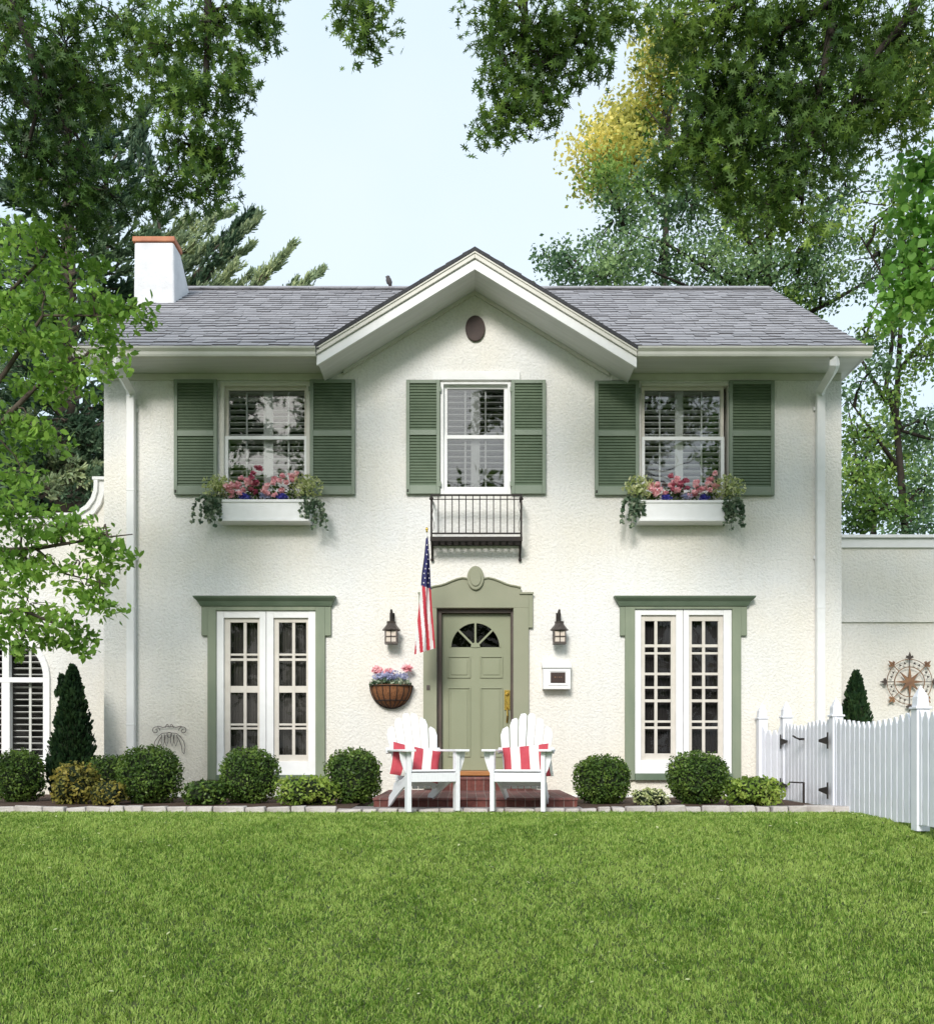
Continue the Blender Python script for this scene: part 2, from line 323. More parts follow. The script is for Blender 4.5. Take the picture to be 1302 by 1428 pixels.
def make_tree(name, label, cat, base, trunk, limbs, blobs, lsize, tmpl, lm, bark, group=None, clump=.18, per=26, upbias=.3, droop=0, twigr=.012, needles=False, leafname='leaves'):
    """trunk: list of (point, radius); limbs: list of lists of (point, radius); blobs: (centre, radii, twigs, material index)"""
    root = thing(name, base, label, cat, group)
    tb = MB(); tb.tube([p for p, r in trunk], [r for p, r in trunk], 10); 
    tb.build('trunk', bark, root, smooth=True)
    lb = MB(); pts = []
    for L in limbs:
        lb.tube([p for p, r in L], [r for p, r in L], 7)
        for (p, r), (q, s) in zip(L[:-1], L[1:]):
            for i in range(5): pts.append(Vector(p).lerp(Vector(q), i/5))
    if not pts: pts = [Vector(p) for p, r in trunk]
    cen = []; mi = []; szs = []
    for c, rad, ntw, midx in blobs:
        c = Vector(c); near = min(pts, key=lambda p: (p-c).length)
        lb.tube(bez(near, c, .1, 5, .06*rad[0]), [twigr*2.2*(1-.12*i) for i in range(6)], 5, cap=False)
        for _ in range(ntw):
            v = Vector((random.gauss(0,1), random.gauss(0,1), random.gauss(0,1))).normalized()*(random.random()**.45)
            tip = c+Vector((v.x*rad[0], v.y*rad[1], v.z*rad[2]))
            lb.tube(bez(c.lerp(tip, .15), tip, .03, 3, .03), [twigr, twigr*.8, twigr*.6, twigr*.4], 3, cap=False)
            m = max(4, int(per*rnd(.6,1.4)))
            g = np.clip(RNG.normal(size=(m,3)), -1.5, 1.5)*clump*rnd(.7,1.2); g[:,2] *= .7
            g[:,2] -= droop*.1
            cen.append(np.array(tip)[None,:]+g); mi += [midx]*m
    lb.build('branches', bark, root, smooth=True)
    cen = np.concatenate(cen); n = len(cen)
    leaves_mesh(leafname, cen, lsize*RNG.uniform(.65, 1.25, n), tmpl, lm, midx=mi, upbias=upbias, droop=droop, parent=root)
    return root

def PB(px, py, d, rx, ry, rd, n, mi=0):   # blob given by where it stands: direction, distance, radii
    s = d/F; return (P(px, py, d), (rx*s, rd, ry*s), n, mi)

# ================================================================== GROUND
def lawn_z(x, y):
    d = y+D0
    z = -.03
    if d < 9.0: z -= .02*min(1, (9.0-d))
    e = 8.7-max(d, 4.6)
    if e > 0: z -= .117*e**1.6*1.0
    if d < 4.6: z -= max(0, min(.25, (4.6-d)*.15))
    return z
def grid(name, x0, x1, y0, y1, nx, ny, zf, m, kind='structure'):
    vs = [(x0+(x1-x0)*i/nx, y0+(y1-y0)*j/ny, 0) for j in range(ny+1) for i in range(nx+1)]
    vs = [(x, y, zf(x, y)) for x, y, _ in vs]
    fs = [(j*(nx+1)+i, j*(nx+1)+i+1, (j+1)*(nx+1)+i+1, (j+1)*(nx+1)+i) for j in range(ny) for i in range(nx)]
    mb = MB(); mb.add(vs, fs); o = mb.build(name, m, smooth=True); o['kind'] = kind; return o
g = MB()
# one big ground sheet, dropping with the lawn in front of the house
ys = [-400, -60, -20, -12, -8.2, -7.4, -7, -6.4, -5.8, -5.2, -4.6, -4, -3.4, -2.9, 0, 20, 900]
xs = [-700, -40, -12, 12, 40, 700]
vs = [(x, y, lawn_z(x, y)-.03) for y in ys for x in xs]; nx = len(xs)
g.add(vs, [(j*nx+i, j*nx+i+1, (j+1)*nx+i+1, (j+1)*nx+i) for j in range(len(ys)-1) for i in range(nx-1)])
structure(g.build('ground', M['far_ground']))
grid('lawn', -9, 9, -8.2, -2.46, 60, 50, lawn_z, M['soil'])
mb = MB(); mb.box(-8, -1.17, -2.45, .9, -.2, .004); mb.box(1.18, 3.74, -2.45, .9, -.2, .004)
structure(mb.build('planting_bed', M['mulch']))
mb = MB(); mb.box(-1.165, 1.175, -2.46, -1.9, -.2, 0.002); mb.box(3.1, 4.6, -2.44, -1.85, -.2, .006)
structure(mb.build('gravel_path', M['gravel']))

def grass():
    n = 470000
    d = 4.75+(9.42-4.75)*RNG.random(n)**1.05
    hw = .5*d+.9
    x = (RNG.random(n)*2-1)*hw
    keep = x < 3.95+.0*d; keep |= d < 7.0
    x = x[keep]; d = d[keep]; n = len(x); y = d-D0
    z = np.full(n, -.03); z -= .02*np.clip(9-d, 0, 1); e = np.clip(8.7-d, 0, None); z -= .117*e**1.6
    # every tuft (a few cm across) has a lean and length of its own
    cell = .034
    jx = x+.02*np.sin(y*31)+RNG.normal(size=n)*.012; jy = y*.8+.02*np.sin(x*27)+RNG.normal(size=n)*.012
    key = (np.floor(jx/cell).astype(np.int64)*73856093) ^ (np.floor(jy/cell).astype(np.int64)*19349663)
    hsh = lambda k: ((np.sin(key.astype(np.float64)*.000123*k+k)*43758.5453) % 1.0)
    big = np.sin(x*1.3+1.2*np.sin(y*1.1))*np.sin(y*1.7+.8*np.sin(x*2.1))
    ang = hsh(1.)*6.2832+RNG.normal(size=n)*.6
    h = (.024+.013*hsh(2.)+.006*RNG.normal(size=n)+.003*big); h = np.clip(h, .012, .06)
    lean = np.clip(.2+.8*hsh(3.)+.2*RNG.normal(size=n), .05, 1.2)
    w = .0024+.0014*RNG.random(n)
    wx, wy = -np.sin(ang+RNG.normal(size=n)*.9), np.cos(ang+RNG.normal(size=n)*.9)
    dx, dy = np.cos(ang)*lean, np.sin(ang)*lean
    V = np.zeros((n,5,3), np.float32)
    base = np.stack([x,y,z-.004],1)
    V[:,0] = base; V[:,0,0] -= wx*w; V[:,0,1] -= wy*w
    V[:,1] = base; V[:,1,0] += wx*w; V[:,1,1] += wy*w
    mid = base+np.stack([dx*h*.35, dy*h*.35, h*.62],1)
    V[:,3] = mid; V[:,3,0] -= wx*w*.8; V[:,3,1] -= wy*w*.8
    V[:,2] = mid; V[:,2,0] += wx*w*.8; V[:,2,1] += wy*w*.8
    V[:,4] = base+np.stack([dx*h, dy*h, h*(1.05-.35*lean)],1)
    idx = np.arange(n)[:,None]*5
    loops = (idx+np.array([0,1,2,3,3,2,4])[None,:]).reshape(-1).astype(np.int32)
    me = bpy.data.meshes.new('grass'); me.vertices.add(n*5); me.vertices.foreach_set('co', V.reshape(-1))
    me.loops.add(n*7); me.loops.foreach_set('vertex_index', loops)
    me.polygons.add(n*2); ls = (np.arange(n)[:,None]*7+np.array([0,4])[None,:]).reshape(-1).astype(np.int32); me.polygons.foreach_set('loop_start', ls)
    me.materials.append(M['grass']); me.update(calc_edges=True)
    o = link('grass', me); tag(o, 'short mown green grass covering the sloping front lawn', 'grass', kind='stuff')
grass()
def lawn_litter():
    n = 700; d = 4.8+4.5*RNG.random(n); x = (RNG.random(n)*2-1)*(.5*d+.6); x = np.clip(x, -6, 3.6); y = d-D0
    z = -.03-.02*np.clip(9-d, 0, 1)-.117*np.clip(8.7-d, 0, None)**1.6+.028
    o = leaves_mesh('clover', np.stack([x,y,z],1), .026*RNG.uniform(.6,1.4,n), OVAL, [M['coleus'], M['box']], midx=RNG.integers(0, 2, n), upbias=2.0)
    tag(o, 'scattered clover and stray pale leaves lying in the lawn grass', 'clover', kind='stuff')
lawn_litter()

# ================================================================== HOUSE
house = thing('house', (0, 0, 0), 'white stucco two-storey house with grey shingle roof and green shutters', 'house')
WL, WR = XX(145), XX(1173)
ZS = ZZ(521)                         # soffit height
GX = XX(662, 11.4)                   # gable centre
GK = .608                            # gable slope
ZT0 = ZZ(345, 11.4)                  # gable top at y=-.6
ZU0 = ZZ(374.6, 11.4)                # underside of rake boards
GL, GR = XX(441, 11.4), XX(888, 11.4)
def zu(x): return ZU0-GK*abs(x-GX)
def ztop(x): return ZT0-GK*abs(x-GX)
EZ = ZZ(486, 11.4); RY = 3.1; RZ = ZZ(403, 15.1); RS = (RZ-EZ)/(RY+.6)
RL, RR = XX(104, 11.4), XX(1213, 11.4)
def zmain(y): return EZ+RS*(y+.6)
BACK = 6.8
holes = []   # x0,x1,z0,z1
def hole(px0, px1, py0, py1): holes.append((XX(px0), XX(px1), ZZ(py1), ZZ(py0)))
hole(308, 432.7, 534, 690); hole(614, 712, 534, 690); hole(893.5, 1015, 535, 690)
hole(302.4, 440.5, 852, 1081); hole(884.3, 1019.5, 850, 1079); hole(609, 715.5, 848.5, 1083)
mb = MB()
xs = sorted({WL, WR} | {h[0] for h in holes} | {h[1] for h in holes}); zs = sorted({-.1, ZS} | {h[2] for h in holes} | {h[3] for h in holes})
for i in range(len(xs)-1):
    for j in range(len(zs)-1):
        x0, x1, z0, z1 = xs[i], xs[i+1], zs[j], zs[j+1]; cx_, cz_ = (x0+x1)/2, (z0+z1)/2
        if any(h[0] < cx_ < h[1] and h[2] < cz_ < h[3] for h in holes): continue
        mb.add([(x0,0,z0),(x1,0,z0),(x1,0,z1),(x0,0,z1)], [(0,1,2,3)])
for x0,x1,z0,z1 in holes:       # reveals
    t = .16
    mb.add([(x0,0,z0),(x0,t,z0),(x0,t,z1),(x0,0,z1)], [(0,3,2,1)]); mb.add([(x1,0,z0),(x1,t,z0),(x1,t,z1),(x1,0,z1)], [(0,1,2,3)])
    mb.add([(x0,0,z0),(x1,0,z0),(x1,t,z0),(x0,t,z0)], [(0,3,2,1)]); mb.add([(x0,0,z1),(x1,0,z1),(x1,t,z1),(x0,t,z1)], [(0,1,2,3)])
xa = GX-(ZU0-ZS)/GK; xb = GX+(ZU0-ZS)/GK
mb.add([(xa,0,ZS),(xb,0,ZS),(GX,0,ZU0+.01)], [(0,1,2)])
for X in (WL, WR):
    mb.add([(X,0,-.1),(X,BACK-.6,-.1),(X,BACK-.6,ZS),(X,RY,RZ-.12),(X,0,ZS+.0)], [(0,1,2,3,4)])
mb.add([(WL,BACK-.6,-.1),(WR,BACK-.6,-.1),(WR,BACK-.6,ZS),(WL,BACK-.6,ZS)], [(0,1,2,3)])
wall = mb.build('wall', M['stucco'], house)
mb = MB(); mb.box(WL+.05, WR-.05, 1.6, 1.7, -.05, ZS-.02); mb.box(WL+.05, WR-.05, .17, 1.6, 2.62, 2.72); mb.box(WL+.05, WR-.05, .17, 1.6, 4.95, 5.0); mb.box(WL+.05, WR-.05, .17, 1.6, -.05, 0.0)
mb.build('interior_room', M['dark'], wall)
# plinth ledge
mb = MB()
for a, b in ((WL-.02, XX(588)), (XX(740), WR+.02)):
    mb = MB(); mb.box(a, b, -.05, -.003, -.1, ZZ(1109)); mb.build('plinth', M['smooth'], house, bevel=.01)
mb = MB(); mb.box(XX(603), XX(725), -.035, -.001, ZZ(531), ZZ(519)); mb.build('window_head', M['white'], house, bevel=.006)
# a band below the soffit, each side of the gable
for a, b in ((WL+.01, xa-.05), (xb+.05, WR-.01)):
    mb = MB(); mb.box(a, b, -.02, -.001, ZS-.085, ZS-.004); mb.build('frieze_board', M['cream'], house)

# ---- roof
roofd = MB(); yv = (ZT0-EZ)/RS-.6     # where gable ridge dives into the main roof
for sgn, XE, XG in ((-1, RL, GL), (1, RR, GR)):
    pts = [(XE, -.6), (XG, -.6), (GX, yv), (GX, RY), (XE, RY)]
    top = [(x, y, zmain(y)-.03) for x, y in pts]
    roofd.add(top, [(0,1,2,3,4)])
roofd.add([(RL,RY,RZ-.03),(RR,RY,RZ-.03),(RR,BACK,EZ-.03),(RL,BACK,EZ-.03)], [(0,1,2,3)])
roof = roofd.build('roof', M['shingle_edge'], house)
def tabs(mb, org, U, V, W, L, expo, tabw, keep, thick=.02):
    Nn = U.cross(V).normalized()
    if Nn.z < 0: Nn = -Nn
    rows = int(L/expo)+1
    for i in range(rows):
        u = -rnd(0, tabw)
        while u < W:
            w = tabw*rnd(.55, 1.35); u0, u1 = max(u, 0), min(u+w, W); u += w
            if u1-u0 < .02: continue
            v0 = i*expo; v1 = min((i+1)*expo+.02, L)
            if v0 >= L-.02: continue
            c = org+U*((u0+u1)/2)+V*v0
            if not keep(c): continue
            j0, j1 = rnd(-.028,.028), rnd(-.028,.028)
            th = thick*rnd(.45, .95)
            a = org+U*u0+V*(v0+j0*(i>0)); b = org+U*(u1-.004)+V*(v0+j1*(i>0)); c2 = org+U*(u1-.004)+V*v1; d2 = org+U*u0+V*v1
            mb.add([a+Nn*.0, b+Nn*.0, b+Nn*th, a+Nn*th, c2+Nn*.002, d2+Nn*.002], [(3,2,4,5)], 0)
            mb.add([a, b, b+Nn*th, a+Nn*th, c2+Nn*.002, d2+Nn*.002], [(0,1,2,3), (1,4,2), (0,3,5)], 1)
sh = MB(); Ldir = Vector((0, RY+.6, RZ-EZ)); L = Ldir.length; Ldir.normalize()
tabs(sh, Vector((RL,-.62,EZ-.012)), Vector((1,0,0)), Ldir, RR-RL, L+.02, .172, .22, lambda c: c.z > ztop(c.x)-.03 or not (GL < c.x < GR))
Lb = Vector((0, -(BACK-RY), RZ-EZ)); LbL = Lb.length; Lb.normalize()
tabs(sh, Vector((RR,BACK,EZ-.01)), Vector((-1,0,0)), Lb, RR-RL, LbL, .205, .4, lambda c: True)
# ridge caps
x = RL
while x < RR-.28:
    w = rnd(.22,.3); sh.obox((x+w/2, RY-.06, RZ+.0), w, .17, .018, Matrix.Rotation(.55,3,'X')@Matrix.Rotation(rnd(-.03,.03),3,'Y')); sh.obox((x+w/2, RY+.07, RZ+.0), w, .17, .018, Matrix.Rotation(-.55,3,'X')); x += w*.96
for sgn, XE in ((-1, GL), (1, GR)):     # gable slopes
    U = Vector((0,1,0)); V = Vector((-sgn, 0, GK)).normalized(); W = yv+.62
    org = Vector((XE+sgn*.02, -.615, ztop(XE)-.012)); 
    tabs(sh, org, U, V, W, (Vector((GX-XE,0,(GX-XE)*-sgn*GK))).length+.02, .205, .28, lambda c: c.z > zmain(c.y)-.05, thick=.018)
sh.build('shingle_courses', [M['shingle'], M['shingle_side']], roof)
# gable roof body: dark shingle edge, crown board, fascia board, soffit
def rake(z_up, z_lo, y0, y1, ext=0.0):
    mb = MB()
    for sgn, XE in ((-1, GL-ext), (1, GR+ext)):
        pts = [(GX, z_up(GX)), (XE, z_up(XE)), (XE, z_lo(XE)), (GX, z_lo(GX))]
        if sgn > 0: pts = pts[::-1]
        mb.prism(pts, y0, y1)
    return mb
e1 = rake(ztop, lambda x: ztop(x)-.045, -.63, yv, .02); e1.build('shingle_edge', M['shingle_edge'], roof)
c1 = rake(lambda x: ztop(x)-.047, lambda x: ztop(x)-.125, -.61, -.55); c1.build('crown_board', M['cream'], roof, bevel=.006)
c2 = rake(lambda x: ztop(x)-.127, zu, -.585, -.545); c2.build('fascia', M['white'], roof, bevel=.005)
c3 = rake(lambda x: zu(x)+.05, lambda x: zu(x)+.01, -.543, -.0, -.02); c3.build('gable_soffit', M['soffit'], roof)
# small crown strip on crown board
c4 = rake(lambda x: ztop(x)-.047, lambda x: ztop(x)-.068, -.622, -.612); c4.build('crown_strip', M['cream'], roof)
# rake shingle trim against wall
c5 = rake(lambda x: zu(x)+.008, lambda x: zu(x)-.035, -.045, -.002, -.25); c5.build('rake_trim', M['cream'], roof)
# main soffits, gutters
mb = MB()
for a, b, q, w0, w1 in ((RL+.02, GL+.02, xa, RL+.02, WL), (GR-.02, RR-.02, xb, WR, RR-.02)):
    mb = MB(); pl = [(a,-.53),(b,-.53),(q,0),(w1,0),(w1,.55),(w0,.55)] if q < 0 else [(a,-.53),(b,-.53),(w1,.55),(w0,.55),(w0,0),(q,0)]
    mb.prism(pl, ZS, ZS+.02, axis='z'); mb.build('soffit', M['soffit'], roof)
mb = MB()
GB, GTZ = ZZ(497, 11.4), ZZ(485, 11.4)
for a, b in ((RL-.02, GL-.005), (GR+.005, RR+.02)):
    mb = MB(); mb.prism([(-.545, GB), (-.61, GB), (-.62, GB+.02), (-.625, GB+.05), (-.655, GTZ-.02), (-.66, GTZ), (-.648, GTZ), (-.62, GTZ-.03), (-.545, GTZ-.03)], a, b, axis='x')
    mb.build('gutter', M['gutter'], roof)
mb = MB()
for a, b in ((RL, GL), (GR, RR)):
    mb = MB(); mb.box(a, b, -.543, -.53, ZS-.0, EZ-.01); mb.build('fascia', M['white'], roof)
for X0, X1 in ((RL, RL+.03), (RR-.03, RR)):
    mb = MB(); mb.prism([(-.6, EZ-.01), (-.55, ZS), (.55, ZS), (.55, zmain(.55)-.16), (RY, RZ-.16), (BACK, EZ-.16), (BACK, EZ-.01), (RY, RZ-.035)], X0, X1, axis='x')
    mb.build('bargeboard', M['white'], roof)
# oval vent
mb = MB(); c = (XX(662.5), ZZ(459)); n = 28
ov = [(c[0]+.122*math.cos(2*math.pi*k/n), c[1]+.160*math.sin(2*math.pi*k/n)) for k in range(n)]
mb.prism(ov[::-1], -.035, -.002); mb.build('oval_vent', M['vent'], house, bevel=.006)
# chimney
mb = MB(); f0, f1 = 14.0, 14.95
xL, xR = XX(186, f0), XX(243, f0); zt = ZZ(337, f0)
yb0, yb1, yt1 = f0-D0, f1-D0, 14.35-D0
mb.add([(xL,yb0,-.1),(xR,yb0,-.1),(xR,yb1,-.1),(xL,yb1,-.1),(xL,yb0,RZ-.7),(xR,yb0,RZ-.7),(xR,yb1,RZ-.35),(xL,yb1,RZ-.35),(xL+.01,yb0,zt),(xR-.01,yb0,zt),(xR-.01,yt1,zt),(xL+.01,yt1,zt)],
       [(0,1,5,4),(1,2,6,5),(2,3,7,6),(3,0,4,7),(4,5,9,8),(5,6,10,9),(6,7,11,10),(7,4,8,11),(8,9,10,11)])
ch = mb.build('chimney', M['chimney'], house, bevel=.03)
mb = MB(); mb.box(xL-.012, xR+.01, yb0-.02, yt1+.02, zt, zt+.075)
mb.box(xL+.12, xR-.12, yb0+.08, yt1-.05, zt+.075, zt+.11); mb.build('chimney_cap', M['copper'], ch, bevel=.01)

# ---- windows
def frame_boxes(mb, x0, x1, z0, z1, t, y0, y1, tb=None, tt=None):
    tb = tb or t; tt = tt or t
    mb.box(x0, x0+t, y0, y1, z0, z1); mb.box(x1-t, x1, y0, y1, z0, z1)
    mb.box(x0+t, x1-t, y0, y1, z0, z0+tb); mb.box(x0+t, x1-t, y0, y1, z1-tt, z1)
def upper_window(c0, c1, ctop, cbot, g0, g1, gtop, mrail, gbot, stile, thins, label, cm):
    x0, x1, z0, z1 = XX(c0), XX(c1), ZZ(cbot), ZZ(ctop)
    mb = MB(); t = XX(g0)-x0-.045
    frame_boxes(mb, x0+.001, x1-.001, z0+.001, z1-.001, t, -.025, .10, tb=ZZ(gbot)-z0-.04 if ZZ(gbot)-z0 > .06 else .03, tt=max(.02, z1-ZZ(gtop)-.04))
    w = mb.build('window', cm, house, bevel=.004); w['label'] = label
    sx0, sx1, sz0, sz1 = XX(g0)-.045, XX(g1)+.045, ZZ(gbot)-.04, ZZ(gtop)+.04; zm = ZZ(mrail)
    mb = MB()
    mb.box(sx0+.002, sx0+.045, .03, .062, zm, sz1); mb.box(sx1-.045, sx1-.002, .03, .062, zm, sz1); mb.box(sx0+.045, sx1-.045, .03, .062, sz1-.04, sz1-.002); mb.box(sx0+.045, sx1-.045, .03, .062, zm-.02, zm+.03)
    mb.build('upper_sash', M['sash'] if cm is M['cream'] else M['white'], w)
    mb = MB()
    mb.box(sx0+.002, sx0+.045, .005, .029, sz0, zm+.02); mb.box(sx1-.045, sx1-.002, .005, .029, sz0, zm+.02); mb.box(sx0+.045, sx1-.045, .005, .029, sz0+.002, sz0+.045); mb.box(sx0+.045, sx1-.045, .005, .029, zm-.022, zm+.022)
    mb.build('lower_sash', M['white'], w)
    mb = MB(); mb.box(sx0+.04, sx1-.04, .044, .048, zm, sz1-.03); mb.box(sx0+.04, sx1-.04, .015, .019, sz0+.03, zm); mb.build('pane', M['glass'], w)
    mb = MB(); a, b = XX(stile[0]), XX(stile[1])
    mb.box(a, b, .075, .105, sz0, sz1)
    mb.box(sx0, sx0+.05, .075, .105, sz0, sz1); mb.box(sx1-.05, sx1, .075, .105, sz0, sz1)
    for p in thins: mb.box(XX(p)-.010, XX(p)+.010, .064, .072, sz0+.05, sz1-.05)
    z = sz0+.06
    while z < sz1-.03:
        if abs(z-zm) > .03 or True:
            for u0, u1 in ((sx0+.05, a), (b, sx1-.05)): mb.obox(((u0+u1)/2, .105, z), u1-u0, .062, .010, Matrix.Rotation(-.12 if cm is M['white'] else -.30, 3, 'X'))
        z += .076
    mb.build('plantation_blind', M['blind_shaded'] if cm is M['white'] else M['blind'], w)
upper_window(308, 432.7, 534, 690, 318, 424, 543, 610, 683, (366,379), (342.5,401), 'upper left window with cream casing and white inner blinds', M['cream'])
upper_window(614, 712, 534, 690, 623.4, 702.8, 541, 609, 679.6, (656.6,669), (648.6,677), 'narrow white upper window over the small balcony', M['white'])
upper_window(893.5, 1015, 535, 690, 899, 1005, 543, 611, 683, (943,954), (921,979.5), 'upper right window with cream casing and white inner blinds', M['cream'])

def shutter(px0, px1, py0, py1, r0, r1, label):
    x0, x1, z0, z1 = XX(px0), XX(px1), ZZ(py1), ZZ(py0); y0, y1 = -.055, -.012; t = .044
    mb = MB(); zr0, zr1 = ZZ(r1), ZZ(r0)
    mb.box(x0, x0+t, y0, y1, z0, z1); mb.box(x1-t, x1, y0, y1, z0, z1)
    mb.box(x0+t, x1-t, y0, y1, z0, z0+.105); mb.box(x0+t, x1-t, y0, y1, z1-.045, z1); mb.box(x0+t, x1-t, y0, y1, zr0, zr1)
    s = mb.build('shutter', M['shutter'], house, bevel=.004); s['label'] = label
    mb = MB()
    for a, b in ((z0+.105, zr0), (zr1, z1-.045)):
        n = max(2, round((b-a)/.036)); h = (b-a)/n
        for i in range(n): mb.obox(((x0+x1)/2, -.032, a+h*(i+.5)), x1-x0-2*t, .012, h*1.12, Matrix.Rotation(-.36, 3, 'X'))
    mb.box(x0+t, x1-t, -.020, -.013, z0+.1, z1-.04)
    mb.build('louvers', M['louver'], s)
    lf = px0 < 560 and px0 > 430 or 700 < px0 < 720 or px0 > 1000   # shutters standing right of a window hinge on their left edge
    hx = x0 if lf else x1
    for zz in (z0+.12, z1-.12):
        mb = MB(); mb.box(hx-.016, hx+.016, y0-.004, y0+.004, zz-.03, zz+.03); mb.build('hinge', M['shutter'], s)
    if not lf:
        mb = MB(); mb.box(x0+.012, x0+.030, y0-.006, y0-.001, z0+.02, z0+.055); mb.build('shutter_dog', M['iron'], s)
shutter(244, 304, 531, 691, 602, 610, 'green louvred shutter left of the upper left window')
shutter(432.9, 495.5, 531, 691, 602, 610, 'green louvred shutter right of the upper left window')
shutter(566.5, 613.5, 531.5, 690, 601, 608.5, 'green louvred shutter left of the balcony window')
shutter(712.5, 760.5, 531.5, 690, 601, 608.5, 'green louvred shutter right of the balcony window')
shutter(828.5, 890, 532.7, 691.5, 602, 610, 'green louvred shutter left of the upper right window')
shutter(1015.2, 1078, 532.7, 692, 602, 610, 'green louvred shutter right of the upper right window')

def tall_window(sur, ears, corn, fr, sashes, glasses, verts, bars, label, scr, gy0, gy1, sy1, fy0, fy1):
    # green surround
    mb = MB(); zt, zb = ZZ(845), ZZ(1088); ze = ZZ(887)
    for (o, e, i) in ((sur[0], ears[0], fr[0]), (sur[1], ears[1], fr[1])):
        a, b = sorted((XX(o), XX(i))); mb.box(a, b, -.045, -.001, zb, zt)
        a, b = sorted((XX(e), XX(o))); mb.box(a, b, -.043, -.001, ze, zt)
    mb.box(XX(fr[0]), XX(fr[1]), -.045, -.001, ZZ(fy0), zt)
    s = mb.build('window_surround', M['surround'], house, bevel=.004); s['label'] = 'green surround of the '+label
    mb = MB(); prof = [(-.002, ZZ(846)), (-.06, ZZ(846)), (-.075, ZZ(842.5)), (-.085, ZZ(840)), (-.12, ZZ(836.5)), (-.13, ZZ(835)), (-.135, ZZ(833)), (-.002, ZZ(832.6))]
    xl0, xr0 = XX(ears[0])-.01, XX(ears[1])+.01; xl1, xr1 = XX(corn[0]), XX(corn[1]); n = len(prof)
    vs = []
    for side in (0, 1):
        for (y, z) in prof:
            t = min(1, max(0, (-y-.06)/.075)) if y < -.01 else (1 if z > ZZ(840) else 0)
            vs.append(((xl0+(xl1-xl0)*t) if side == 0 else (xr0+(xr1-xr0)*t), y, z))
    mb.add(vs, [tuple(range(n-1,-1,-1)), tuple(range(n, 2*n))]+[(i, (i+1)%n, (i+1)%n+n, i+n) for i in range(n)])
    mb.build('cornice', M['surround_dark'], s)
    mb = MB(); mb.box(XX(fr[0]), XX(fr[1]), -.075, -.001, ZZ(1088), ZZ(fy1)); mb.build('sill', M['surround_dark'], s, bevel=.004)
    # white casing with two sash openings
    mb = MB(); X0, X1 = XX(fr[0])+.001, XX(fr[1])-.001; Z0, Z1 = ZZ(fy1)+.001, ZZ(fy0)-.001
    o = [(XX(a), XX(b)) for a, b in sashes]; sz1, sz0 = ZZ(sy1), ZZ(gy1+9)
    mb.box(X0, o[0][0], -.02, .12, Z0, Z1); mb.box(o[0][1], (X0+X1)/2-.003, -.02, .12, Z0, Z1); mb.box((X0+X1)/2+.003, o[1][0], -.02, .12, Z0, Z1); mb.box(o[1][1], X1, -.02, .12, Z0, Z1)
    for a, b in o: mb.box(a, b, -.018, .12, Z0, sz0); mb.box(a, b, -.018, .12, sz1, Z1)
    w = mb.build('window', M['white'], house, bevel=.004); w['label'] = label
    for (a, b), (ga, gb), v in zip(o, glasses, verts):
        gx0, gx1, gz1, gz0 = XX(ga), XX(gb), ZZ(gy0), ZZ(gy1)
        mb = MB(); y0, y1 = .015, .05
        mb.box(a, gx0, y0, y1, sz0, sz1); mb.box(gx1, b, y0, y1, sz0, sz1); mb.box(gx0, gx1, y0, y1, gz1, sz1); mb.box(gx0, gx1, y0, y1, sz0, gz0)
        mb.box(XX(v)-.019, XX(v)+.019, y0+.004, y1-.003, gz0, gz1)
        for py, hw in bars: mb.box(gx0, gx1, y0+.007, y1-.006, ZZ(py)-hw, ZZ(py)+hw)
        mb.build('sash', M['sash'], w, bevel=.003)
        mb = MB(); mb.box(gx0-.005, gx1+.005, .034, .038, gz0-.005, gz1+.005); mb.build('pane', M['glass_low'], w)
        # gathered curtain behind the pane
        mb = MB(); n = 40; vs = []
        for i in range(n+1):
            x = a+(b-a)*i/n; yy = .135+.014*math.sin(i*1.9)+.006*math.sin(i*4.1); vs += [(x, yy, sz0), (x, yy, sz1)]
        mb.add(vs, [(2*i, 2*i+2, 2*i+3, 2*i+1) for i in range(n)]); mb.build('curtain', scr, w, smooth=True)
tall_window((290.5,453.6), (282,462), (272.6,469), (302.4,440.5), [(312.4,362.4),(381.7,430)], [(320.7,358.8),(388.6,426.7)], (341.2,409),
            [(912.8,.013),(919.8,.016),(961.3,.042),(1010.5,.013),(1016,.013)], 'tall white double window on the lower left', M['screen'], 868, 1053, 862, 852, 1081)
tall_window((870.7,1031.9), (863.6,1040), (854.5,1049.8), (884.3,1019.5), [(893.3,942),(960,1008)], [(899.3,935.5),(964.8,1001.4)], (914.8,981.4),
            [(900.5,.018),(911,.014),(939.8,.016),(958.8,.015),(977.4,.018),(1006.4,.014),(1015,.016)], 'tall white double window on the lower right', M['screen_dark'], 866, 1051, 858, 850, 1079)

# ---- door
dx0, dx1 = XX(616), XX(712); dz0, dz1 = ZZ(1074.5), ZZ(854.6)
mb = MB(); yD = .10
fc = (XX(662.8), ZZ(901.6)); fr_ = .302; n = 20
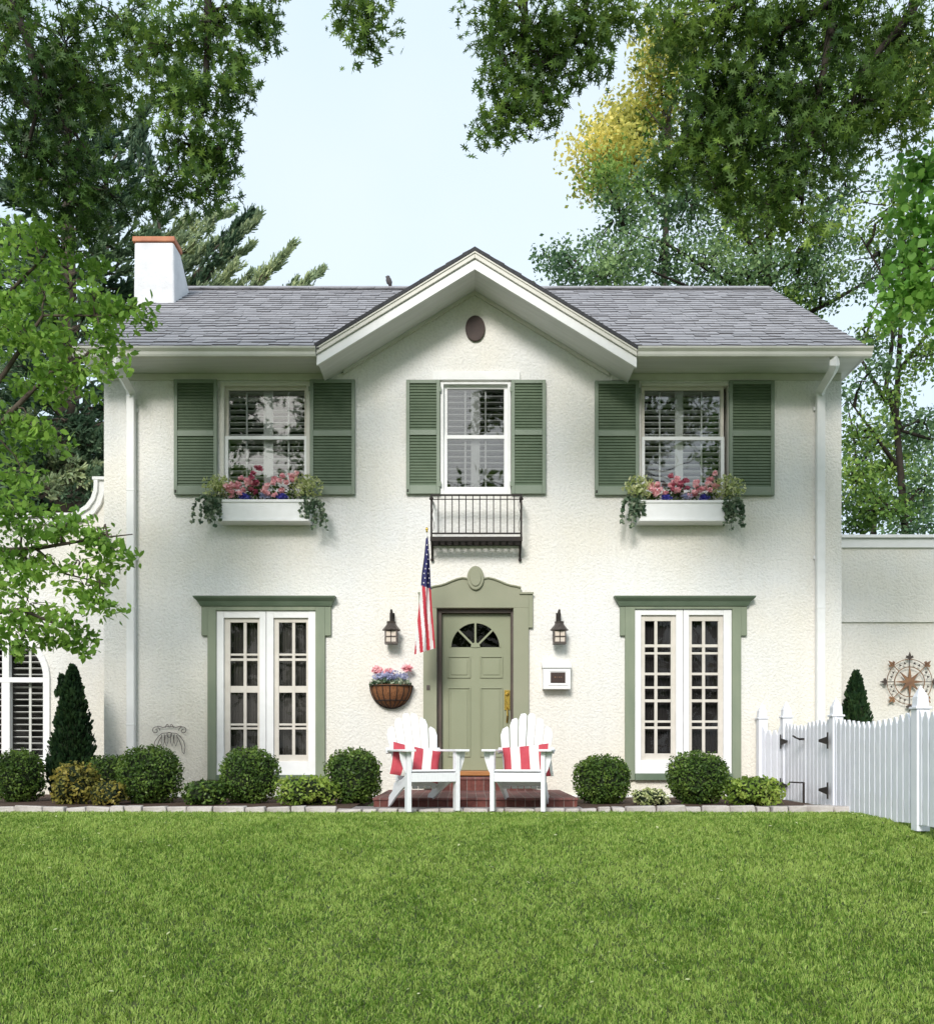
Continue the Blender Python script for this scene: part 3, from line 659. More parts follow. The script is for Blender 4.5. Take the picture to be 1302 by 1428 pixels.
# slab with semicircular light opening: built as fan strips
arc = [(fc[0]+fr_*math.cos(math.pi*k/n), fc[1]+fr_*math.sin(math.pi*k/n)) for k in range(n+1)]
for k in range(n):
    (xa_, za_), (xb_, zb_) = arc[k], arc[k+1]
    mb.add([(xa_,yD,za_),(xb_,yD,zb_),(xb_,yD,dz1),(xa_,yD,dz1)], [(0,1,2,3)]); mb.add([(xa_,yD,za_),(xb_,yD,zb_),(xb_,yD+.04,zb_),(xa_,yD+.04,za_)], [(0,1,2,3)])
mb.add([(arc[0][0],yD,fc[1]),(dx1,yD,fc[1]),(dx1,yD,dz1),(arc[0][0],yD,dz1)], [(0,1,2,3)]); mb.add([(dx0,yD,fc[1]),(arc[-1][0],yD,fc[1]),(arc[-1][0],yD,dz1),(dx0,yD,dz1)], [(0,1,2,3)])
mb.box(dx0, dx1, yD, yD+.045, dz0, fc[1])
door = mb.build('door', M['door'], house); door['label'] = 'sage green panelled front door with fan light'
mb = MB()
for (a, b, c_, e) in ((624,656,914,945),(669.4,701.3,914,945),(624,656,958,1056),(669.4,701.3,958,1056)):
    x0,x1,z0,z1 = XX(a),XX(b),ZZ(e),ZZ(c_)
    frame_boxes(mb, x0, x1, z0, z1, .016, yD-.014, yD-.001); mb.box(x0+.04, x1-.04, yD-.009, yD-.001, z0+.04, z1-.04)
mb.build('door_panel', M['door'], door, bevel=.004)
mb = MB()
for ang in (45, 90, 135):
    a = math.radians(ang); mb.obox((fc[0]+math.cos(a)*fr_*.5, yD+.0, fc[1]+math.sin(a)*fr_*.5), fr_*1.0, .022, .024, Matrix.Rotation(-a, 3, 'Y'))
hub = [(fc[0]+.06*math.cos(math.pi*k/8), fc[1]+.06*math.sin(math.pi*k/8)) for k in range(9)]; mb.prism(hub[::-1], yD-.012, yD+.0)
for k in range(n):
    (xa_, za_), (xb_, zb_) = arc[k], arc[k+1]; s_ = 1.06
    q = [(xa_,za_),(xb_,zb_),(fc[0]+(xb_-fc[0])*s_, fc[1]+(zb_-fc[1])*s_),(fc[0]+(xa_-fc[0])*s_, fc[1]+(za_-fc[1])*s_)]; mb.prism(q, yD-.01, yD-.001)
mb.build('fan_muntin', M['door'], door)
mb = MB(); mb.add([(x,yD+.03,z) for x, z in arc], [tuple(range(n+1))]); mb.build('fan_light', M['glass_low'], door)
mb = MB(); mb.box(XX(703.5), XX(711.4), yD-.012, yD-.001, ZZ(990), ZZ(962))
mb.tube([(XX(707.4), yD-.01, ZZ(986)), (XX(707.4), yD-.05, ZZ(990)), (XX(707.8), yD-.055, ZZ(998)), (XX(707), yD-.03, ZZ(1006)), (XX(707), yD-.005, ZZ(1007))], .011, 8)
mb.lathe([(0,-.02),(.022,-.015),(.022,.015),(0,.02)], (XX(707.4), yD-.02, ZZ(968)), 10)
mb.build('handle', M['brass'], door, bevel=.002)
mb = MB(); mb.box(XX(609), dx0-.003, .03, .14, dz0, ZZ(848.5)); mb.box(dx1+.003, XX(715.5), .03, .14, dz0, ZZ(848.5)); mb.box(dx0-.003, dx1+.003, .03, .14, dz1+.003, ZZ(848.5))
mb.build('door_frame', M['doorframe'], house, bevel=.003)
mb = MB(); mb.box(XX(604), XX(720), -.12, .16, ZZ(1081.5), dz0-.004); mb.build('threshold', M['oak'], house, bevel=.006)
# surround with curved pediment
mb = MB(); zb = ZZ(1100)
def mirror(px): return 2*662.8-px
oy0 = -.05
L0, L1 = XX(590.4), XX(609); R0, R1 = XX(715.5), XX(736.7)
mb.box(L0, L1, oy0, -.001, zb, ZZ(848.5)); mb.box(R0, R1, oy0, -.001, zb, ZZ(848.5))
mb.box(XX(584), L0, oy0+.002, -.001, ZZ(876), ZZ(828)); mb.box(R1, XX(742.5), oy0+.002, -.001, ZZ(876), ZZ(828))
prof = [(726,828),(726,820.5),(719,818.5),(712,817.5),(704,815),(696,811.5),(688,808.5),(681,807),(676,807.5),(670,811)]
right = [(XX(p), ZZ(q)) for p, q in prof]; left = [(XX(mirror(p)), ZZ(q)) for p, q in prof][::-1]
poly = [(L0, ZZ(848.5)), (R1, ZZ(848.5)), (R1, ZZ(828))]+right+left+[(L0, ZZ(828))]
mb.prism(poly, oy0, -.001)
s = mb.build('door_surround', M['sage'], house, bevel=.004); s['label'] = 'sage green door surround with curved pediment'
mb = MB()
mb.tube([(XX(p), oy0-.01, ZZ(q)) for p, q in prof[1:]], .012, 6); mb.tube([(XX(mirror(p)), oy0-.01, ZZ(q)) for p, q in prof[1:]], .012, 6)
mb.box(XX(724), XX(743.5), oy0-.02, oy0-.001, ZZ(829.5), ZZ(827)); mb.box(XX(583), XX(601), oy0-.02, oy0-.001, ZZ(829.5), ZZ(827))
mb.build('pediment_moulding', M['sage'], s)
mb = MB(); cxm, czm = XX(662.8), ZZ(807.5)
ell = lambda a, b: [(cxm+a*math.cos(2*math.pi*k/28), czm+b*math.sin(2*math.pi*k/28)) for k in range(28)][::-1]
mb.prism(ell(.105,.15), -.085, -.051); o = mb.build('medallion', M['sage'], s, bevel=.012)
mb = MB(); mb.prism(ell(.07,.105), -.10, -.0855); mb.build('medallion_face', M['sage'], s, bevel=.008)
mb = MB(); mb.box(XX(595), XX(599.5), oy0-.012, oy0-.001, ZZ(962.5), ZZ(956)); mb.box(XX(596.4), XX(598.1), oy0-.018, oy0-.012, ZZ(960.5), ZZ(958)); mb.build('doorbell', M['bronze'], house)

# ---- downspouts
def downspout(px0, px1, pyt, pyb, outx, outy, label):
    mb = MB(); x0, x1 = XX(px0, 11.93), XX(px1, 11.93); xm = (x0+x1)/2; w = x1-x0
    zt, zb = ZZ(pyt, 11.93), ZZ(pyb, 11.93)
    mb.box(x0, x1, -.105, -.03, zb, zt)
    for zz in np.arange(zb+.9, zt-.2, 1.45): mb.box(x0-.004, x1+.004, -.108, -.028, zz-.014, zz+.012)
    ox = XX(outx, 11.45); oz = GB
    a = Vector((ox, -.56, oz)); b = Vector((ox, -.56, oz-.09)); c_ = Vector((xm, -.07, zt+.05)); e = Vector((xm, -.07, zt-.02))
    mb.tube([a, b, b.lerp(c_, .12)-Vector((0,0,.02)), b.lerp(c_, .92), c_-Vector((0,0,.02)), e], [w*.62]*6, 4)
    for zz in (zt-.15, zt-2.0, zb+.6): mb.box(x0-.02, x1+.02, -.029, -.01, zz-.02, zz+.02)
    o = mb.build('downspout', M['white'], house, bevel=.006); o['label'] = label
downspout(177.5, 188, 553, 1112, 164, 500, 'white downspout at the left corner of the wall')
downspout(1138, 1149, 551, 1112, 1163, 500, 'white downspout at the right corner of the wall')

# ---- wings
WD = 12.7
mb = MB(); ztw = ZZ(735, WD); xw1 = WL; y = WD-D0
ax0, ax1 = XX(-49, WD), XX(67, WD); azc = ZZ(945, WD); ar = (ax1-ax0)/2; axc = (ax0+ax1)/2; az0 = ZZ(1063, WD)
curve = [(145,668),(134,668),(134,676),(133.5,685),(130,696),(123,706),(113,713),(103,717),(-120,719)]
cw = [(XX(p, WD), ZZ(q, WD)) for p, q in curve]
arc = [(axc+ar*math.cos(math.pi*k/24), azc+ar*math.sin(math.pi*k/24)) for k in range(25)]
ctop = lambda x: ZZ(719, WD)
# wall polygon pieces round the arched opening
zlow = ZZ(719, WD)-.02
for k in range(24):
    (a1, b1), (a2, b2) = arc[k], arc[k+1]; mb.add([(a1,y,b1),(a1,y,zlow),(a2,y,zlow),(a2,y,b2)], [(0,1,2,3)]); mb.add([(a1,y,b1),(a2,y,b2),(a2,y+.15,b2),(a1,y+.15,b1)], [(0,1,2,3)])
xe = XX(-420, WD)
mb.add([(ax1,y,-.1),(WL,y,-.1),(WL,y,zlow),(ax1,y,zlow)], [(0,1,2,3)]); mb.add([(xe,y,-.1),(ax0,y,-.1),(ax0,y,zlow),(xe,y,zlow)], [(0,1,2,3)]); mb.add([(ax0,y,-.1),(ax1,y,-.1),(ax1,y,az0),(ax0,y,az0)], [(0,1,2,3)])
mb.add([(ax1,y,az0),(ax1,y,azc),(ax1,y+.15,azc),(ax1,y+.15,az0)], [(0,1,2,3)]); mb.add([(ax0,y,az0),(ax1,y,az0),(ax1,y+.15,az0),(ax0,y+.15,az0)], [(0,3,2,1)])
up = [(WL, ZZ(668, WD)-.02)]+[(x, z-.02) for x, z in cw[1:-1]]
mb.add([(WL,y,zlow)]+[(x,y,z) for x, z in up]+[(cw[-2][0],y,zlow)], [tuple(range(len(up)+2))])
mb.add([(xe,y,zlow),(WL,y,zlow),(WL,y+4,zlow),(xe,y+4,zlow)], [(0,1,2,3)])
mb.add([(xe,y,-.1),(xe,y,zlow),(xe,y+4,zlow),(xe,y+4,-.1)], [(0,1,2,3)])
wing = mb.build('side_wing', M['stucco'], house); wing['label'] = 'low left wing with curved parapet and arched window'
mb = MB()
for (x0, z0), (x1, z1) in zip(cw[:-1], cw[1:]):
    t = Vector((x1-x0, 0, z1-z0)).normalized(); nrm = Vector((-t.z, 0, t.x)); nrm = -nrm if nrm.x > 0 and abs(nrm.x) > abs(nrm.z) else nrm
def offs(pts, dist):
    out = []
    for i, (x, z) in enumerate(pts):
        a = Vector(pts[max(0,i-1)]); b = Vector(pts[min(len(pts)-1,i+1)]); t = (b-a).normalized(); out.append((x+t.y*(-1)*dist*-1*(-1), z+t.x*dist))
    return out
inner = [(x+ (.0), z) for x, z in cw]
cp = [(145,668),(134,668),(134,676),(133.5,685),(130,696),(123,706),(113,713),(103,717),(-420,719)]
cq = [(146,668),(147,668),(147,678),(146.5,690),(142,704),(133,717),(120,725),(105,731),(-420,733)]
for i in range(1, len(cp)-1):
    q = [cp[i], cp[i+1], cq[i+1], cq[i]]; mb.prism([(XX(a, WD), ZZ(b, WD)) for a, b in q], y-.05, y+.02)
    q2 = [cp[i], cp[i+1], ((cp[i+1][0]*.6+cq[i+1][0]*.4), (cp[i+1][1]*.6+cq[i+1][1]*.4)), ((cp[i][0]*.6+cq[i][0]*.4), (cp[i][1]*.6+cq[i][1]*.4))]
    mb.prism([(XX(a, WD), ZZ(b, WD)) for a, b in q2], y-.085, y-.051)
mb.box(XX(132, WD), WL+.001, y-.09, y+.02, ZZ(671, WD), ZZ(667, WD))
mb.build('coping', M['white'], wing)
# arched window
mb = MB(); t = .055
for k in range(24):
    (a1, b1), (a2, b2) = arc[k], arc[k+1]; s1 = (ar-t)/ar; s2 = (ar+.03)/ar
    f = lambda a, b, s: (axc+(a-axc)*s, azc+(b-azc)*s)
    mb.prism([f(a1,b1,s1), f(a1,b1,s2), f(a2,b2,s2), f(a2,b2,s1)], y-.03, y+.06)
zt0, zt1 = ZZ(952, WD), ZZ(945, WD)
mb.box(ax0-.03, ax0+t, y-.03, y+.06, az0, azc); mb.box(ax1-t, ax1+.03, y-.03, y+.06, az0, azc); mb.box(ax0+t, ax1-t, y-.028, y+.06, zt0, zt1); mb.box(ax0+t, ax1-t, y-.028, y+.06, az0, az0+.06)
mb.box(axc-.055, axc+.055, y-.026, y+.06, az0+.06, zt0); mb.box(axc-.045, axc+.045, y-.026, y+.06, zt1, azc+ar-t)
mb.box(ax0-.06, ax1+.06, y-.07, y-.001, az0-.035, az0)
aw = mb.build('window', M['white'], house, bevel=.004); aw['label'] = 'white arched window in the left wing'
mb = MB(); mb.add([(x, y+.07, z) for x, z in arc]+[(ax0, y+.07, az0), (ax1, y+.07, az0)], [tuple(range(27))]); mb.build('pane', M['glass_low'], aw)
mb = MB(); z = az0+.08
while z < azc+ar-.05:
    hw = ar-.05 if z < azc else math.sqrt(max(.01, (ar-.03)**2-(z-azc)**2))
    for u0, u1 in ((axc-hw, axc-.05), (axc+.05, axc+hw)):
        if u1-u0 > .05: mb.obox(((u0+u1)/2, y+.12, z), u1-u0, .06, .008, Matrix.Rotation(-.2,3,'X'))
    z += .083
for xx in (axc-ar*.5, axc+ar*.5): mb.box(xx-.016, xx+.016, y+.085, y+.1, az0+.06, azc+ar*.8)
mb.build('plantation_blind', M['blind'], aw)
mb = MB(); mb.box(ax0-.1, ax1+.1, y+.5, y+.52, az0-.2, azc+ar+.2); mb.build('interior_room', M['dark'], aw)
# right wing
mb = MB(); zr = ZZ(752, WD); x1 = XX(1700, WD)
mb.box(WR-.02, x1, y, y+4, -.1, zr)
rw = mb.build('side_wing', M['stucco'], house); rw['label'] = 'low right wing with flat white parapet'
mb = MB(); mb.box(WR+.001, x1+.05, y-.06, y+.1, ZZ(765, WD), ZZ(752, WD)); mb.box(WR+.001, x1+.08, y-.10, y+.14, ZZ(752, WD)+.001, ZZ(747.5, WD))
mb.build('coping', M['white'], rw, bevel=.006)
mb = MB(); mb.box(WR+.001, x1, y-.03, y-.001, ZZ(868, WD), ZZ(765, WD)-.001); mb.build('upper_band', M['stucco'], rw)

# ================================================================== things on the wall
# window boxes
def window_box(px0, px1, py0, py1, label):
    d = 11.76; x0, x1 = XX(px0, d), XX(px1, d); zt, zb = ZZ(py0, d), ZZ(py1, d); y0 = d-D0
    root = thing('window_box', ((x0+x1)/2, -.12, zb), label, 'window box', 'white window boxes under the upper windows')
    mb = MB(); t = .02
    mb.prism([(x0, zt), (x1, zt), (x1-.03, zb+.03), (x0+.03, zb+.03)], y0, y0+t); mb.prism([(x0, zt), (x1, zt), (x1-.03, zb+.03), (x0+.03, zb+.03)], -.03, -.012)
    mb.prism([(y0+t, zt), (-.03, zt), (-.03, zb+.03), (y0+t, zb+.03)], x0+.015, x0+.035, axis='x'); mb.prism([(y0+t, zt), (-.03, zt), (-.03, zb+.03), (y0+t, zb+.03)], x1-.035, x1-.015, axis='x')
    mb.build('box', M['white'], root, bevel=.004)
    mb = MB(); frame_boxes(mb, x0-.012, x1+.012, zt-.028, zt+.002, .0, 0, 0) if False else None
    mb.box(x0-.012, x1+.012, y0-.012, y0-.001, zt-.03, zt+.004); mb.box(x0+.01, x1-.01, y0-.015, -.012, zb, zb+.028)
    mb.build('rim', M['white'], root, bevel=.004)
    mb = MB(); mb.box(x0+.04, x1-.04, y0+.022, -.032, zt-.1, zt-.03); mb.build('soil', M['mulch'], root)
    return (x0, x1, y0, zt)
wb1 = window_box(301, 432, 697, 727, 'white window box of pink and blue flowers under the upper left window')
wb2 = window_box(890, 1022, 698, 727, 'white window box of pink and blue flowers under the upper right window')

def plant(name, label, cat, base, cen, size, tmpl, lm, group=None, stems=True, upbias=.2, partname='leaves', stemm=None, droop=0, flowers=None, frame=None):
    root = thing(name, base, label, cat, group)
    leaves_mesh(partname, cen, size, tmpl, lm, upbias=upbias, droop=droop, parent=root, frame=frame)
    if stems:
        mb = MB(); idx = np.linspace(0, len(cen)-1, min(len(cen), 14)).astype(int)
        for i in idx:
            b = Vector(base); mb.tube(bez(b+Vector((rnd(-.01,.01),rnd(-.01,.01),0)), Vector(cen[i]), 0, 3, .008), [.003,.003,.002,.0015], 4, cap=False)
        mb.build('stems', stemm or M['darkbark'], root)
    if flowers: flowers(root)
    return root
def blob(c, r, n, flat=1.0):
    v = RNG.normal(size=(n,3)); v /= np.linalg.norm(v,axis=1)[:,None]; v *= (RNG.random(n)**.5)[:,None]*np.array(r)[None,:]
    return v+np.array(c)[None,:]
def geranium(x, y, z, h, side, lm='pink', where='upper left', which=''):
    base = (x, y, z-.03)
    def fl(root):
        cs = []
        for k in range(8):
            c = Vector((x+rnd(-.10,.10), y-.05+rnd(-.10,.02), z+h*rnd(.30,1.15))); cs.append(blob(c, (.038,.034,.03), 42))
        leaves_mesh('blossoms', np.concatenate(cs), .030*RNG.uniform(.7,1.3,42*8), MAPLE, M[lm], upbias=.3, parent=root)
    return plant('geranium' if lm != 'blue' else 'lobelia', which, 'flower', base, blob((x, y, z+h*.35), (.10,.07,h*.5), 90), .045, OVAL, M['box'], flowers=fl)
def low_flower(x, y, z, lm, label, name='lobelia'):
    base = (x, y, z-.03)
    def fl(root): leaves_mesh('blossoms', blob((x, y-.05, z+.035), (.075,.045,.04), 110), .026, MAPLE, M[lm], upbias=.3, parent=root)
    return plant(name, label, 'flower', base, blob((x,y,z+.015), (.06,.05,.04), 30), .025, OVAL, M['box'], flowers=fl)
def trailing_ivy(x, y, z, sgn, label):
    base = (x, y, z-.02); cs = []; sb = []
    for k in range(15):
        p = Vector((x+rnd(-.07,.07), y-.02, z+rnd(0,.04))); L_ = rnd(.2,.6); pts = [p.copy()]
        dx = sgn*rnd(.0,.95)-sgn*.1; dyv = -rnd(.25,.6)
        for i in range(9):
            t = i/8; p = p+Vector((dx*L_/9*(1.1-t)+rnd(-.006,.006), dyv*L_/9*(1-t), (.35-1.25*t-.2)*L_/7)); p.y = min(p.y, -.03); pts.append(p.copy())
        sb.append(pts)
        for q in pts[1:]:
            for _ in range(6): cs.append(tuple(q+Vector((rnd(-.022,.022),rnd(-.02,.015),rnd(-.02,.02)))))
    root = thing('ivy', base, label, 'plant')
    leaves_mesh('leaves', np.array(cs), .042*RNG.uniform(.6,1.25,len(cs)), IVY, M['ivy'], upbias=.0, out=np.tile([0,-1.,0.],(len(cs),1)), ob=1.0, parent=root)
    mb = MB()
    for pts in sb: mb.tube(pts, .0025, 4, cap=False)
    mb.build('stems', M['darkbark'], root)
def yellow_plant(x, y, z, label):
    plant('coleus', label, 'plant', (x,y,z-.03), blob((x,y-.06,z+.18), (.22,.12,.16), 340), .05*RNG.uniform(.6,1.3,340), OVAL, M['coleus'])
def fill_box(wb, where, px):
    x0, x1, y0, z = wb; y = (y0-.02)/2-.02; w = x1-x0; zz = z-.01
    base = 'window box under the '+where+' window'
    yellow_plant(x0+.02, y, zz, 'yellow leafy plant at the left end of the '+base)
    yellow_plant(x1-.05, y, zz, 'yellow leafy plant at the right end of the '+base)
    P_ = [(.17,.20,'pink','leftmost pink geranium in the '),(.34,.26,'pink','second pink geranium from the left in the '),(.44,.36,'crimson','tall crimson geranium near the middle of the '),(.60,.24,'pink','third pink geranium from the left in the '),(.77,.30,'pink','rightmost pink geranium in the ')]
    for f, h, lm, lab in P_: geranium(x0+w*f, y+rnd(-.01,.02), zz, h, 0, lm, which=lab+base)
    for f, lab in ((.30,'left clump of blue lobelia in the '),(.70,'right clump of blue lobelia in the ')): low_flower(x0+w*f, y-.02, zz+.02, 'blue', lab+base)
    low_flower(x0+w*.52, y-.02, zz+.03, 'lav', 'pale lavender flowers in the middle of the '+base, 'alyssum')
    trailing_ivy(x0+.02, y-.01, zz, -1, 'dark ivy trailing over the left end of the '+base)
    trailing_ivy(x1-.04, y-.01, zz, 1, 'dark ivy trailing over the right end of the '+base)
fill_box(wb1, 'upper left', 0); fill_box(wb2, 'upper right', 0)

# iron balconette
bal = thing('balconette', (XX(664), 0, ZZ(750)), 'black iron balconette railing under the narrow middle window', 'balcony')
d = 11.72; bx0, bx1 = XX(601.5, d), XX(726.5, d); by = d-D0; bz1, bz0 = ZZ(690.5, d), ZZ(745, d); zf = ZZ(751, d)
mb = MB()
for zz in (bz1, bz0+.01): mb.box(bx0, bx1, by-.008, by+.008, zz-.009, zz+.009)
mb.box(bx0, bx1, by-.006, by+.006, bz1-.055, bz1-.045)
for X in (bx0, bx1): mb.box(X-.012, X+.012, by-.012, by+.012, zf-.02, bz1+.012); mb.box(X-.008, X+.008, by+.012, 0, bz1-.009, bz1+.009)
mb.build('rail', M['iron'], bal)
for i in range(12):
    mb = MB(); x = bx0+(bx1-bx0)*(i+.5)/12 if False else bx0+(bx1-bx0)*(i+1)/13; mb.box(x-.006, x+.006, by-.006, by+.006, bz0+.018, bz1-.01); mb.build('baluster', M['iron'], bal)
mb = MB(); mb.box(bx0-.015, bx1+.015, by-.015, by+.01, zf-.03, zf+.02); mb.box(bx0-.015, bx1+.015, -.03, -.004, zf-.03, zf+.02)
for i in range(14):
    x = bx0+(bx1-bx0)*i/13; mb.box(x-.012, x+.012, by+.01, -.03, zf-.005, zf+.005)
for j in range(1,4): yy = by*j/4; mb.box(bx0, bx1, yy-.01, yy+.01, zf-.018, zf-.006)
mb.build('floor_grid', M['iron'], bal)
for X in (bx0, bx1):
    mb = MB(); zb = ZZ(781); mb.box(X-.012, X+.012, -.03, -.004, zb, zf-.031); mb.tube([(X, by+.02, zf-.03), (X, by*.6, zf-.06), (X, by*.25, zf-.14), (X, -.02, zb+.03)], .012, 6)
    mb.lathe([(0,-.03),(.02,-.015),(.02,.01),(0,.02)], (X, -.03, zb), 8); mb.build('bracket', M['iron'], bal)
    mb = MB(); mb.tube([(X+ (.0), -.02+by*.0, bz1-.02), (X, by*.5, bz1-.03), (X, by+.02, bz1-.09)], .006, 5)
    s_ = 1 if X == bx0 else -1
    mb.tube([(X+s_*(.02+.012*math.sin(t*1.2)), by, bz0+.04+t*.05) for t in range(8)], .003, 4)
    mb.lathe([(0,-.02),(.03,0),(.018,.03),(0,.035)], (X, by, bz1-.05), 8); mb.build('scroll', M['iron'], bal)

# flag and pole
tip = P(595, 742, 11.05); foot = Vector((XX(587.5), -.05, ZZ(852)))
fp = thing('flagpole', foot, 'thin angled flagpole with brass finial beside the front door', 'flagpole')
mb = MB(); mb.tube([foot, tip], [.011, .009], 8); mb.build('pole', M['white'], fp, smooth=True)
mb = MB(); mb.lathe([(0,-.01),(.014,0),(.008,.012),(.018,.03),(.012,.05),(0,.06)], tip, 12); mb.build('finial', M['brass'], fp, smooth=True)
mb = MB(); mb.obox(foot+Vector((0,.03,0)), .05, .03, .1); mb.tube([foot+Vector((0,.02,-.02)), foot.lerp(tip, .1)], .017, 8); mb.build('bracket', M['iron'], fp)
def flag():
    Lp = [(594,748),(591.5,775),(588,800),(586.5,820),(583.5,850),(580,885),(577.5,913)]; Rp = [(596.5,748),(598.5,775),(600,800),(600.8,820),(602.5,850),(605.5,885),(607,904)]
    nv, nu = 72, 44; vs = []; mid = []
    def lerpP(T, t):
        k = min(int(t*(len(T)-1)), len(T)-2); u = t*(len(T)-1)-k; return T[k][0]*(1-u)+T[k+1][0]*u, T[k][1]*(1-u)+T[k+1][1]*u
    st = []
    for j in range(nv+1):
        t = j/nv; a = lerpP(Lp, t); b = lerpP(Rp, t)
        dd = 11.10+.28*t
        for i in range(nu+1):
            s = i/nu; px = a[0]*(1-s)+b[0]*s; py = a[1]*(1-s)+b[1]*s
            amp = .028*min(1, t*3)
            p = P(px, py, dd+amp*math.sin(s*9.5+t*1.4)+amp*.5*math.sin(s*17+t*3)); vs.append(p)
            st.append((px, py, b[0]))
    me = MB(); fs = []; ms = []
    for j in range(nv):
        for i in range(nu):
            k = j*(nu+1)+i; fs.append((k, k+1, k+nu+2, k+nu+1))
            px, py, xr = st[k]; q = (xr-px)/4.7
            m = 0 if int(q+.35) % 2 == 0 else 1
            if py < 818+(px-594)*.35: m = 2
            ms.append(m)
    me.v = vs; me.f = fs; me.m = ms
    # white stars sewn on the canton
    for r in range(9):
        py = 760+r*6.6; a = lerpP(Lp, (py-748)/165); b = lerpP(Rp, (py-748)/165); w = b[0]-a[0]; nst = max(1, int(w/4.6))
        for c_ in range(nst):
            s = (c_+.5+.25*(r%2))/nst
            if s > .95: continue
            px = a[0]+w*s; t = (py-748)/165; dd = 11.10+.28*t; amp = .028*min(1,t*3)
            cc = P(px, py, dd+amp*math.sin(s*9.5+t*1.4)+amp*.5*math.sin(s*17+t*3)-.006)
            pts = []
            for k in range(10):
                rr_ = .0125 if k % 2 == 0 else .0055; an = math.pi/2+k*math.pi/5+.2; pts.append((cc.x+rr_*.75*math.cos(an), cc.y, cc.z+rr_*math.sin(an)))
            me.add(pts, [tuple(range(9,-1,-1))], 1)
    o = me.build('flag', [M['flagred'], M['flagwhite'], M['navy']], loc=tip)
    tag(o, 'red and white striped flag with starry blue canton hanging furled', 'flag')
flag()

# wall lanterns
def lantern(cxp, label, warm):
    d = 11.86; x = XX(cxp, d); y = d-D0; z = lambda py: ZZ(py, d)
    root = thing('wall_lantern', (x, 0, z(880)), label, 'wall light', 'bronze wall lanterns beside the front door')
    mb = MB(); mb.obox((x, -.012, z(862)), .06, .02, .16); mb.tube([(x,-.02,z(860)), (x,-.06,z(852)), (x,y,z(851)), (x,y,z(857)), (x,y,z(868))], [.014,.014,.015,.016,.016], 8); mb.build('bracket', M['iron'], root, bevel=.003)
    mb = MB(); mb.lathe([(0,z(866.5)),(.06,z(867)),(.055,z(870)),(.068,z(872.5)),(.105,z(877.5)),(.112,z(878.2)),(.112,z(879.5)),(.06,z(879.5)),(0,z(879.5))], (x,y,0), 8); mb.build('cap', M['bronze'], root)
    mb = MB(); hw = .068; zt_, zb_ = z(879.5), z(897)
    for sx in (-1,1):
        for sy in (-1,1): mb.box(x+sx*hw-.007, x+sx*hw+.007, y+sy*hw-.007, y+sy*hw+.007, zb_, zt_)
    for zz in (zb_+.006, (zt_+zb_)/2, zt_-.006):
        for sy in (-1,1): mb.box(x-hw, x+hw, y+sy*hw-.005, y+sy*hw+.005, zz-.006, zz+.006); mb.box(x+sy*hw-.005, x+sy*hw+.005, y-hw, y+hw, zz-.006, zz+.006)
    for sy in (-1,1): mb.box(x-.005, x+.005, y+sy*hw-.005, y+sy*hw+.005, zb_, zt_); mb.box(x+sy*hw-.005, x+sy*hw+.005, y-.005, y+.005, zb_, zt_)
    mb.box(x-hw-.01, x+hw+.01, y-hw-.01, y+hw+.01, zb_-.012, zb_); mb.build('cage', M['bronze'], root)
    mb = MB(); mb.box(x-hw+.006, x+hw-.006, y-hw+.006, y+hw-.006, zb_+.001, zt_-.001); mb.build('pane', M['frost'], root)
lantern(545.5, 'bronze wall lantern above the hanging flower basket', True)
lantern(779.7, 'bronze wall lantern above the white mailbox', False)

# mailbox
d = 11.85; x0, x1 = XX(756, d), XX(796.5, d); z0, z1 = ZZ(961, d), ZZ(922, d)
mbx = thing('mailbox', ((x0+x1)/2, 0, z0), 'white wall mailbox with dark front plate right of the door', 'mailbox')
mb = MB(); zl = ZZ(930.5, d); ym = d-D0
mb.prism([(ym, z0), (-.004, z0), (-.004, zl), (ym, zl-.01)], x0+.01, x1-.01, axis='x')
frame_boxes(mb, XX(764, d), XX(791.5, d), ZZ(956, d), ZZ(934, d), .02, ym-.008, ym-.001)
mb.build('body', M['white'], mbx, bevel=.006)
mb = MB(); mb.prism([(ym-.018, zl-.012), (ym-.018, zl+.01), (-.05, z1), (-.004, z1), (-.004, zl+.002), (ym, zl-.006)], x0, x1, axis='x'); mb.build('lid', M['white'], mbx, bevel=.005)
mb = MB(); mb.box(XX(767.5, d), XX(788, d), ym-.006, ym-.001, ZZ(952.5, d), ZZ(937.7, d)); mb.build('plate', M['vent'], mbx)
mb = MB()
for i, w in enumerate((.012,.006,.012,.009)): mb.box(XX(773+i*3, d), XX(773+i*3, d)+w, ym-.0085, ym-.0062, ZZ(944.5, d)-.008, ZZ(944.5, d)+.008)
mb.build('plate_lettering', M['rust'], mbx)

# wall basket
bx, bz = XX(544, 11.8), ZZ(956, 11.8); rb = .262
bk = thing('wall_basket', (bx, 0, bz-.28), 'brown coir half-round wall basket of flowers left of the door', 'basket')
prof = [(rb*math.cos(t), -.27*math.sin(t)) for t in np.linspace(math.pi/2-.001, 0.0, 9)]
mb = MB(); mb.lathe([(r, z) for r, z in prof]+[(rb*1.03, .012), (rb*.92, .012), (rb*.9, -.02)], (bx, -.01, bz), 20, a0=math.pi, a1=2*math.pi)
mb.add([(bx+rb*math.cos(t), -.005, bz-.27*math.sin(t)) for t in np.linspace(0, math.pi, 16)], [tuple(range(16))])
liner = mb.build('liner', M['coir'], bk, smooth=True)
mb = MB()
for k in range(9):
    a = math.pi+math.pi*(k+.5)/9; mb.tube([(bx+(rb+.006)*math.cos(t)*math.cos(a), -.01+(rb+.006)*math.cos(t)*math.sin(a), bz-.277*math.sin(t)) for t in np.linspace(0, math.pi/2, 8)], .005, 5, cap=False)
